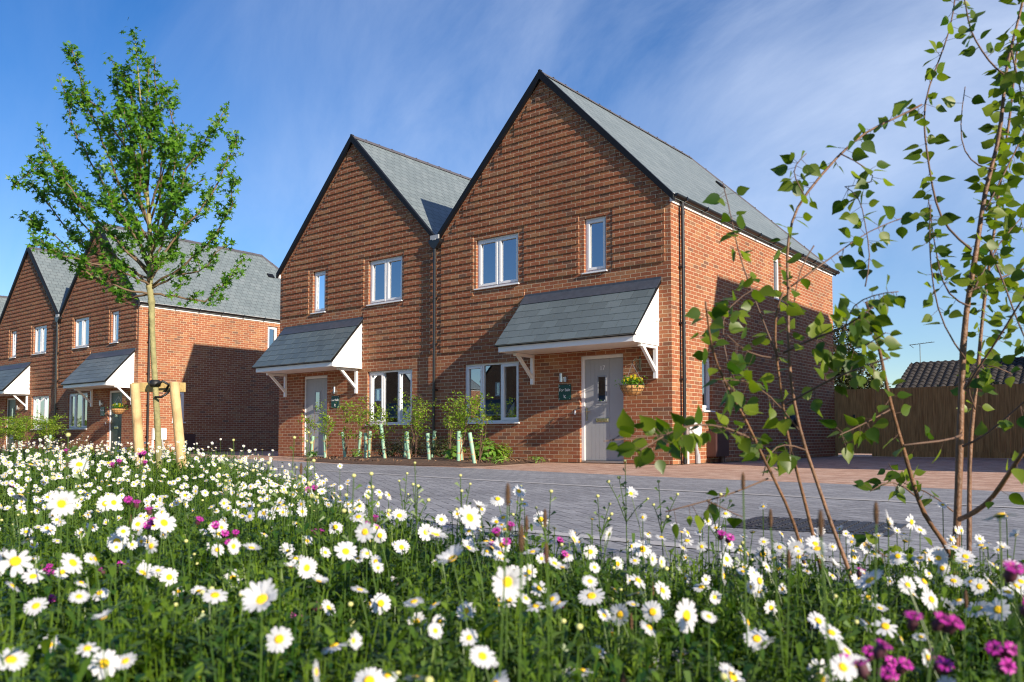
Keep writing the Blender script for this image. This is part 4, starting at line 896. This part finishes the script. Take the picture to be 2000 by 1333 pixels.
# leaf and stem templates, one unit high
def blade_tpl(seed, nb, ns):
    rs=np.random.RandomState(seed); V=[];F=[]
    def strip(c, wdt):
        k=len(V)
        for i,(p,w_) in enumerate(zip(c,wdt)): V.append(p+w_); V.append(p-w_)
        for i in range(len(c)-1): F.append((k+2*i,k+2*i+1,k+2*i+3,k+2*i+2))
    for _ in range(nb):
        a=rs.uniform(0,6.28); b0=np.array([rs.normal(0,.16),rs.normal(0,.16),0]); h=rs.uniform(.5,1.05); l=rs.uniform(.15,.8); dr=np.array([math.cos(a),math.sin(a),0]); sd=np.array([-math.sin(a),math.cos(a),0])*rs.uniform(.012,.040)
        c=[b0+dr*l*t**2+np.array([0,0,h*(t-.22*t*t*l*2)]) for t in (0,.35,.7,1)]; strip(c,[sd*.7,sd,sd*.8,sd*.1])
    for _ in range(ns):
        b0=np.array([rs.normal(0,.16),rs.normal(0,.16),0]); tip=b0+np.array([rs.normal(0,.16),rs.normal(0,.16),rs.uniform(.75,1.1)]); sd=np.array([.010,.004,0])
        strip([b0,(b0+tip)/2,tip],[sd,sd,sd*.5])
        for t in np.linspace(.12,.96,9):
            a=rs.uniform(0,6.28); p=b0+(tip-b0)*t; dr=np.array([math.cos(a),math.sin(a),rs.uniform(.1,.8)]); sd=np.array([-math.sin(a),math.cos(a),0])*rs.uniform(.018,.042); l=rs.uniform(.13,.27)*(1.2-.6*t)
            strip([p,p+dr*l*.55,p+dr*l+np.array([0,0,-.03])],[sd*.4,sd,sd*.15])
    return np.array(V),F
TP=[blade_tpl(s,*c) for s,c in enumerate([(8,8),(6,10),(3,12),(11,6),(4,11),(2,14)])]
def scatter_fol(P, hs, hmul=1.0):
    ch=[]; idx=RS.randint(0,len(TP),len(P))
    for k,(V,F) in enumerate(TP):
        s_=idx==k; n=s_.sum()
        if not n: continue
        sc=hs[s_]; rz=RS.uniform(0,6.28,n); c,s2=np.cos(rz),np.sin(rz)
        wx=np.maximum(sc*.75,.10)
        X=(V[None,:,0]*c[:,None]-V[None,:,1]*s2[:,None])*wx[:,None]; Y=(V[None,:,0]*s2[:,None]+V[None,:,1]*c[:,None])*wx[:,None]; Z=V[None,:,2]*sc[:,None]
        lean=RS.normal(0,.08,(n,2)); X=X+Z*lean[:,0:1]; Y=Y+Z*lean[:,1:2]
        W_=np.stack([X+P[s_][:,0:1],Y+P[s_][:,1:2],Z],2); ch.append((W_,F,[0]*len(F),np.clip(RS.normal(.4,.28,n),0,1)))
    return ch
ch=[]
for d0,d1,n,mul in ((.45,3,2700,.95),(3,7,4300,.85),(7,13,2600,.9),(13,45,1500,1.0)):
    P=cand(n,d0,d1); h=top_h(P[:,0],P[:,1])*RS.uniform(.5,1.0,len(P))*mul
    dd=(np.concatenate([P,np.zeros((len(P),1))],1)-_o)@_fw; h=np.minimum(h, np.where(dd<.9,.15+.0*dd,9))
    ch+=scatter_fol(P,h)
# the strip behind and beside the camera, thinner, so that other viewpoints do not find bare soil
P=np.stack([RS.uniform(2,12,900),RS.uniform(-17,-11,900)],1); dd=(np.concatenate([P,np.zeros((900,1))],1)-_o)@_fw; P=P[(dd<.45)&(np.hypot(P[:,0]-_o[0],P[:,1]-_o[1])>.45)]; ch+=scatter_fol(P,RS.uniform(.12,.22,len(P)))
tag(np_mesh('meadow_foliage', ch, [M_fol]), 'green leaves and grasses filling the wildflower meadow', None, None, 'stuff')
# daisy heads
def head(seed, npet, cup, nseg=3, rad=1.0):
    rs=np.random.RandomState(seed); pv=[];pf=[]
    for k in range(npet):
        a=2*math.pi*(k+rs.uniform(-.22,.22))/npet; L_=rs.uniform(.9,1.08)*rad; w_=rad*min(.17,1.25*math.pi/npet*.62); dz=rs.normal(0,.05)
        dr=np.array([math.cos(a),math.sin(a),0]); sd=np.array([-math.sin(a),math.cos(a),0]); i0=len(pv)
        prof=[(.22,.45,.0),(.5,.95,.5),(.82,1.0,.85),(1.0,.55,1.0)] if nseg==3 else [(.22,.5,0),(.75,1,.7),(1.0,.6,1)]
        for t,ww,c in prof:
            z=cup*c*L_+dz*t-.10*max(0,t-.6)*L_
            for s_ in (-1,1): pv.append(dr*t*L_+sd*s_*w_*ww*.5*2*.5*1.95+np.array([0,0,z+.02*abs(s_)]))
        for i in range(len(prof)-1): pf.append((i0+2*i,i0+2*i+1,i0+2*i+3,i0+2*i+2))
    dv=[];df=[]; rings=[(.35,.0),(.32,.07),(.20,.12),(.07,.10)]; n=12
    for r_,z in rings:
        for j in range(n): dv.append(np.array([r_*math.cos(2*math.pi*j/n),r_*math.sin(2*math.pi*j/n),z+.02]))
    for i in range(3):
        for j in range(n): df.append((i*n+j,i*n+(j+1)%n,(i+1)*n+(j+1)%n,(i+1)*n+j))
    df.append(tuple(range(3*n,4*n))); df.append(tuple(range(n-1,-1,-1)))
    return np.array(pv),pf,np.array(dv),df
HEADS=[head(1,20,.05),head(2,18,-.14),head(3,21,.22),head(4,16,-.02),head(5,19,-.35),head(6,14,.12),head(7,9,-.1),head(8,17,.45)]
def raw_mesh(name,V,F,m,smooth=False):
    me=bpy.data.meshes.new(name); me.from_pydata([tuple(v) for v in V],[],F); me.materials.append(m); me.polygons.foreach_set('use_smooth',[smooth]*len(F)); return me
HM=[(raw_mesh('petals',a,b_,M_petal),raw_mesh('flower_disc',c,d,M_disc,True)) for a,b_,c,d in HEADS]
STM=[]
for k in range(5):
    q=MB(); lx,ly=random.uniform(-.05,.05),random.uniform(-.05,.05)
    q.tube([(0,0,0),(-lx*.5,ly*.6,.35),(lx*.2,ly*1.1,.7),(lx,ly,1)],[.0014,.0012,.0011,.0010],6)
    for t in (.1,.2,.3,.42,.55):
        a=random.uniform(0,6.28); c,s_=math.cos(a),math.sin(a); l=.035*(1.2-t); p=(lx*t*.8,ly*t*.8,t)
        q.add([(p[0]-s_*.003,p[1]+c*.003,p[2]),(p[0]+s_*.003,p[1]-c*.003,p[2]),(p[0]+c*l+s_*.005,p[1]+s_*l-c*.005,p[2]+.10),(p[0]+c*l-s_*.005,p[1]+s_*l+c*.005,p[2]+.10)],[(0,1,2,3)])
    o=q.build('stem',M_stem,fixn=False); STM.append((o.data,(lx,ly))); bpy.data.objects.remove(o)
sepal=MB(); sepal.lathe([(.0,-.14),(.16,-.12),(.30,-.03),(.33,.0)],n=10); _o2=sepal.build('sepals',M_stem,fixn=False,smooth=True); SEP=_o2.data; bpy.data.objects.remove(_o2)
SH=Vector((SUNV.x,SUNV.y,0)).normalized()
def head_normal(x,y,spread=.46):
    tc_=Vector((_o[0]-x,_o[1]-y,0)).normalized()
    v=SH*.42+tc_*.30+Vector((0,0,.70))+Vector([random.gauss(0,spread) for _ in range(3)])
    v.z=max(v.z,.12); return v.normalized()
def child(name, me, parent, loc, quat=None, scale=(1,1,1)):
    o=bpy.data.objects.new(name,me); COL.objects.link(o); o.parent=parent; o.location=loc; o.scale=scale
    if quat is not None: o.rotation_mode='QUATERNION'; o.rotation_quaternion=quat
    return o
def daisy(p, rad, nrm=None, kind=None):
    """p = centre of the flower head"""
    sm,(lx,ly)=random.choice(STM); h=max(p[2],.05); g=(p[0]-lx,p[1]-ly,0)
    r=empty('daisy',g,None,'daisy','white daisies in the meadow'); r.empty_display_size=.02
    child('stem',sm,r,(0,0,0),None,(1,1,h)); n=Vector(nrm) if nrm is not None else head_normal(p[0],p[1])
    qd=n.to_track_quat('Z','Y') @ __import__('mathutils').Quaternion((0,0,1),random.uniform(0,6.28))
    k=random.choice([0,0,1,2,3,3,4,5,6,7]) if kind is None else kind
    pe,di=HM[k]; s_=(rad,)*3; off=Vector((lx,ly,h))
    child('petals',pe,r,off,qd,s_); child('flower_disc',di,r,off,qd,s_); child('sepals',SEP,r,off,qd,s_)
    return r
# prominent blooms: picture position and width in the photograph, real size about 5 cm
BIG=[(512,1172,84),(850,1045,56),(832,1040,38),(917,1012,58),(884,1092,66),(990,1137,76),(620,1290,66),(549,1302,50),(1270,1300,56),(1340,1203,76),(913,1193,52),(320,1022,52),(675,1078,50),(155,908,42),(120,985,60),
(228,1058,44),(142,1100,56),(278,1120,50),(30,1097,70),(322,1245,42),(360,1253,44),(325,1275,50),(308,1312,58),(395,1322,50),(412,1222,50),(605,1190,46),(524,1218,42),(508,1250,36),(222,982,36),(205,984,36),(60,908,30),(98,877,28),
(960,1072,46),(803,1113,30),(772,1138,38),(810,1170,42),(788,1178,36),(850,1195,32),(1013,960,32),(972,975,34),(935,990,36),(780,1008,36),(560,1075,34),(1155,1165,60),(1195,1240,54),(1278,1238,40),(1330,1280,36),(1500,1228,38),(1530,1232,44),
(1445,1075,38),(1452,1110,38),(1490,1083,40),(1595,1073,50),(1552,1068,46),(1700,1135,66),(1953,1008,72),(1735,1020,56),(1910,1190,58),(1620,1215,52),(1600,1325,74),(1430,1322,74),(910,1322,62),(1056,1015,36),(1255,1073,44),(1120,1055,46),(1180,1190,40),
(1575,1215,34),(1232,965,30),(1390,985,36),(1780,1020,36),(1870,1175,44),(700,1010,38),(648,972,30),(655,1030,34),(590,1065,28),(212,905,24),(40,968,34),(1470,1040,36),(1520,1110,34),(1840,1235,46),(1985,1145,50),(745,1260,50),(1045,1275,46),(1120,1322,52),(100,1230,44),(200,1155,38),(455,1130,44),(725,1180,40),(1690,1065,40),(1655,1150,42)]
ITEMS=[]  # (object, px, py, depth, kind)
for x,y,wd in BIG:
    rad=random.uniform(.0235,.027) if wd>38 else random.uniform(.021,.025); wd*=.9; d=2*rad*FPX/wd; d=min(d,2*rad*FPX/(wd/.9)*1.05); rad*=.93; p=at(x,y,d)
    while (not inside(p[0],p[1],-.1) or p[2]<.08) and d>.8: d*=.92; rad*=.95; p=at(x,y,d)
    ITEMS.append((daisy(p,rad),x,y,d,'daisy'))
# the rest are sown over the ground; the largest in the picture stay individuals, the others are one mass
def sow(n,d0,d1,m=.2):
    P=cand(n,d0,d1,m); th=top_h(P[:,0],P[:,1]); z=th*np.clip(RS.normal(.95,.13,len(P)),.55,1.5)
    return np.column_stack([P,z,RS.uniform(.0105,.019,len(P))])
def sow_band():
    B=sow(520,1.2,2.9,.02); px_=1000+FPX*((B[:,:3]-_o)@_rt)/((B[:,:3]-_o)@_fw); B=B[px_>880]; B[:,2]=np.clip(B[:,2]*1.08,0,.36); return B
Q=np.concatenate([sow_band(),sow(110,.9,1.35),sow(440,1.35,3.2),sow(1050,3.2,5),sow(2000,5,8),sow(2000,8,16),sow(1000,16,40)])
dq=(Q[:,:3]-_o)@_fw; Q=Q[dq>.8]; dq=dq[dq>.8]
# patchiness: fewer daisies in the green gaps
gp=np.sin(Q[:,0]*2.3+1.1)*np.sin(Q[:,1]*2.9+.4)+RS.uniform(-.9,1.1,len(Q)); s_=gp>-.55; Q=Q[s_]; dq=dq[s_]
size=Q[:,3]/dq; order=np.argsort(-size); vis=[]
for i in order:
    if len(vis)>=300-len(BIG): break
    px_,py_=to_px(Q[i,:3])
    if -20<px_<2020 and py_<1350: vis.append(i)
for i in vis:
    px_,py_=to_px(Q[i,:3]); ITEMS.append((daisy(Q[i,:3],Q[i,3]),px_,py_,dq[i],'daisy'))
rest=np.setdiff1d(np.arange(len(Q)),vis); R_=Q[rest]
FH=[head(20+k,13,c,2) for k,c in enumerate((.05,-.15,.2,0.0))]; ch=[]; k_=RS.randint(0,4,len(R_))
stem_V=np.array([(-.5,0,0),(.5,0,0),(.4,0,1),(-.4,0,1),(0,-.5,0),(0,.5,0),(0,.4,1),(0,-.4,1)])
for k,(pv,pf,dv,df) in enumerate(FH):
    s_=k_==k; X=R_[s_]; n=len(X); nr=np.array([tuple(head_normal(a[0],a[1])) for a in X]); Rm=frames(nr,RS.uniform(0,6.28,n))
    V=np.concatenate([pv,dv]); F=list(pf)+[tuple(j+len(pv) for j in f) for f in df]; ch.append((place(V,Rm,X[:,:3],X[:,3]),F,[0]*len(pf)+[1]*len(df),RS.uniform(0,1,n)))
    SV=np.stack([stem_V[None,:,0]*.003+X[:,0:1],stem_V[None,:,1]*.003+X[:,1:2],stem_V[None,:,2]*X[:,2:3]],2); ch.append((SV,[(0,1,2,3),(4,5,6,7)],[2,2],RS.uniform(0,1,n)))
tag(np_mesh('distant_daisies', ch, [M_petal,M_disc,M_stem]), 'mass of small white daisies spreading away to the left and along the kerb', None, None, 'stuff')
# closed buds on tall branching stems
def bud_plant(x,y,h,nb=3):
    r=empty('daisy_bud',(x,y,0),None,'flower bud','cream daisy buds in the meadow'); r.empty_display_size=.02
    q=MB(); a=random.uniform(0,6.28); lx,ly=random.uniform(-.03,.03),random.uniform(-.03,.03)
    mid=Vector((lx*.6,ly*.6,h*.62)); q.tube([(0,0,0),mid],[.0018,.0014],5)
    tips=[Vector((lx,ly,h))]+[mid+Vector((random.uniform(-.05,.05),random.uniform(-.05,.05),h*random.uniform(.12,.33))) for _ in range(nb-1)]
    for t in tips:
        q.tube([mid,mid.lerp(t,.5)+Vector((0,0,.008)),t],[.0013,.0011,.001],4,cap=False)
        rb=random.uniform(.0036,.0058); b_=MB(); b_.lathe([(0,-rb*.8),(rb*.7,-rb*.6),(rb,0),(rb*.75,rb*.6),(0,rb*.85)],t,9); b_.build('bud_head',M_bud,r,fixn=False,smooth=True)
        for f in (.25,.55,.8):
            p=mid.lerp(t,f); aa=random.uniform(0,6.28); l=.018; q.add([p,p+Vector((math.cos(aa)*l+.002,math.sin(aa)*l,.010)),p+Vector((math.cos(aa)*l*.6,math.sin(aa)*l*.6+.003,.014))],[(0,1,2)])
    q.build('stem',M_stem,r,fixn=False); return r
# tall branched stems standing above the rest, traced from the photograph
for x,y,wd in [(140,850,9),(470,860,9),(560,855,10),(600,845,8),(735,925,10),(820,905,9),(905,930,10),(1010,950,8),(680,930,10),(1225,900,8),(1300,940,9),(1060,960,9),(430,880,8),(1180,970,9),(1395,965,9),(530,905,9),(780,925,8),(640,900,9)]:
    d=.011*FPX/wd*random.uniform(.95,1.3); p=at(x,y,d)
    while not inside(p[0],p[1],.1) and d>1: d*=.9; p=at(x,y,d)
    ITEMS.append((bud_plant(p[0],p[1],p[2],4),x,y,d,'bud'))
P=cand(90,.9,4.5)
for x,y in P[:75]:
    h=float(top_h(x,y))*random.uniform(.75,1.15); px_,py_=to_px((x,y,h)); ITEMS.append((bud_plant(x,y,h,random.choice([1,2,3])),px_,py_,depth_of((x,y,h)),'bud'))
# magenta campions
def campion(x,y,h,big=1.0):
    r=empty('campion',(x,y,0),None,'flower','magenta flowers in the meadow'); r.empty_display_size=.02
    q=MB(); f=MB(); c_=MB(); n=random.choice([1,2,2,3]); lx,ly=random.uniform(-.03,.03),random.uniform(-.03,.03); mid=Vector((lx,ly,h*.8)); q.tube([(0,0,0),mid],[.0022,.0017],5)
    for _ in range(n):
        t=mid+Vector((random.uniform(-.028,.028),random.uniform(-.028,.028),h*.2*random.uniform(.4,1.3)))*big; q.tube([mid,t],[.0013,.001],4,cap=False)
        dv=(t-mid).normalized()+Vector((.5,-.4,0)); M3=dv.to_track_quat('Z','Y').to_matrix(); c_=MB(); f=MB(); c_.lathe([(.001,-.013),(.006,-.007),(.0055,.001),(.003,.006)],t,8,M=M3)
        for k in range(5):
            a=2*math.pi*k/5; m_=M3@Matrix.Rotation(a,3,'Z'); o_=[Vector((.001,0,.005)),Vector((.007,.004,.008)),Vector((.012,.0055,.007)),Vector((.0105,0,.007)),Vector((.012,-.0055,.007)),Vector((.007,-.004,.008))]
            f.poly([t+m_@(v*big*1.05) for v in o_])
        f.build('bloom',M_mag,r,fixn=False); c_.build('calyx',M_calyx,r,fixn=False,smooth=True)
    for f_ in (.3,.5,.7):
        a=random.uniform(0,6.28); p=Vector((0,0,0)).lerp(mid,f_); l=.04; s2=Vector((-math.sin(a),math.cos(a),0))*.007; dd_=Vector((math.cos(a),math.sin(a),.5))*l; q.add([p,p+dd_*.5+s2,p+dd_,p+dd_*.5-s2],[(0,1,2,3)])
    q.build('stem',M_stem,r,fixn=False); return r
for x,y,wd in [(1745,1175,40),(1765,1218,40),(1738,1255,34),(1985,1082,46),(1945,1228,36),(1975,1212,36),(1812,1278,34),(1700,1262,30),(1660,1262,30),(172,1190,20),(92,1147,18),(92,1098,18),(240,1090,18),(262,960,18),(275,985,18),(378,985,18),(452,1008,18),(432,1038,16),(268,878,12),(235,888,12),(118,872,12),(585,932,14),(722,1010,16),(738,1012,16),(993,1020,20),(975,1045,16),(1085,1058,18),(1393,1025,20),(1420,1118,16),(615,1168,20),(550,1195,20),(1090,1180,18),(505,1150,16),(80,1145,20),(1880,1262,26),(1645,1100,20)]:
    d=.020*FPX/wd; p=at(x,y,d)
    while (not inside(p[0],p[1],.08) or p[2]<.10) and d>.8: d*=.88; p=at(x,y,d)
    ITEMS.append((campion(p[0],p[1],max(.1,p[2]),.72),x,y,d,'campion'))
P=cand(60,2,6)
for x,y in P[:3]:
    h=float(top_h(x,y))*random.uniform(.7,1.1); px_,py_=to_px((x,y,h)); ITEMS.append((campion(x,y,h,.7),px_,py_,depth_of((x,y,h)),'campion'))
# brown plantain heads
def plantain(x,y,h,ln=.028):
    r=empty('plantain',(x,y,0),None,'seed head','brown plantain heads in the meadow'); r.empty_display_size=.02
    lx,ly=random.uniform(-.02,.02),random.uniform(-.02,.02); q=MB(); q.tube([(0,0,0),(lx*.5,ly*.4,h*.5),(lx,ly,h)],[.0015,.0013,.0012],5); q.build('stem',M_stem,r,fixn=False)
    q=MB(); rr=[(.001,0),(.0026,.004),(.0031,.012),(.0028,.020),(.0017,.027),(.0,.030)]; q.lathe([(a,b_*ln/.03) for a,b_ in rr],(lx,ly,h),10); q.build('seed_spike',M_brspike,r,fixn=False,smooth=True); return r
for x,y,wd in [(963,965,50),(1008,1050,60),(1090,1010,40),(1460,940,40),(1690,1000,50),(1260,1150,30),(1258,1185,32),(1215,1210,36),(1640,1020,60),(1540,1010,40),(1075,1075,44),(1525,1085,40),(1865,1170,40),(1035,1020,36),(250,1015,24),(1800,1290,46),(1235,1330,46),(605,915,26)]:
    d=.030*FPX/wd; p=at(x,y,d)
    while (not inside(p[0],p[1],.08) or p[2]<.10) and d>.8: d*=.88; p=at(x,y,d)
    ITEMS.append((plantain(p[0],p[1],max(.1,p[2]-.015)),x,y,d,'plantain'))
# labels: each by kind, place and order in the picture
COLS=[(140,'at the far left edge'),(260,'left of the timber stakes'),(400,'around the foot of the stakes'),(560,'right of the stakes'),(700,'below the plain grey door'),(850,'below the green tubes'),(1000,'below the three light window by number 17'),(1150,'left of the door numbered 17'),(1320,'below the door numbered 17'),(1500,'left of the thin birch stems'),(1680,'around the thin birch stems'),(1850,'left of the thick birch stem'),(9999,'right of the thick birch stem')]
ROWS=[(1.15,'nearest the camera'),(1.7,'near the camera'),(2.5,'a little way off'),(4,'farther off'),(99,'far off')]
ORD=['leftmost','second','third','fourth','fifth','sixth','seventh','eighth','ninth','tenth','eleventh','twelfth']+['%dth'%i for i in range(13,60)]
NM={'daisy':('white daisy with yellow disc','white daisy'),'bud':('cream daisy bud','cream daisy bud'),'campion':('magenta flower','magenta flower'),'plantain':('brown plantain head','brown plantain head')}
cells={}
for it in ITEMS:
    c=next(n for lim,n in COLS if it[1]<lim); r_=next(n for lim,n in ROWS if it[3]<lim); cells.setdefault((it[4],c,r_),[]).append(it)
for (k,c,r_),its in cells.items():
    its.sort(key=lambda t:t[1])
    for i,it in enumerate(its):
        it[0]['label']= (f'{NM[k][1]} {r_} {c}' if len(its)==1 else f'{ORD[i]} {NM[k][1]} {r_} {c}')
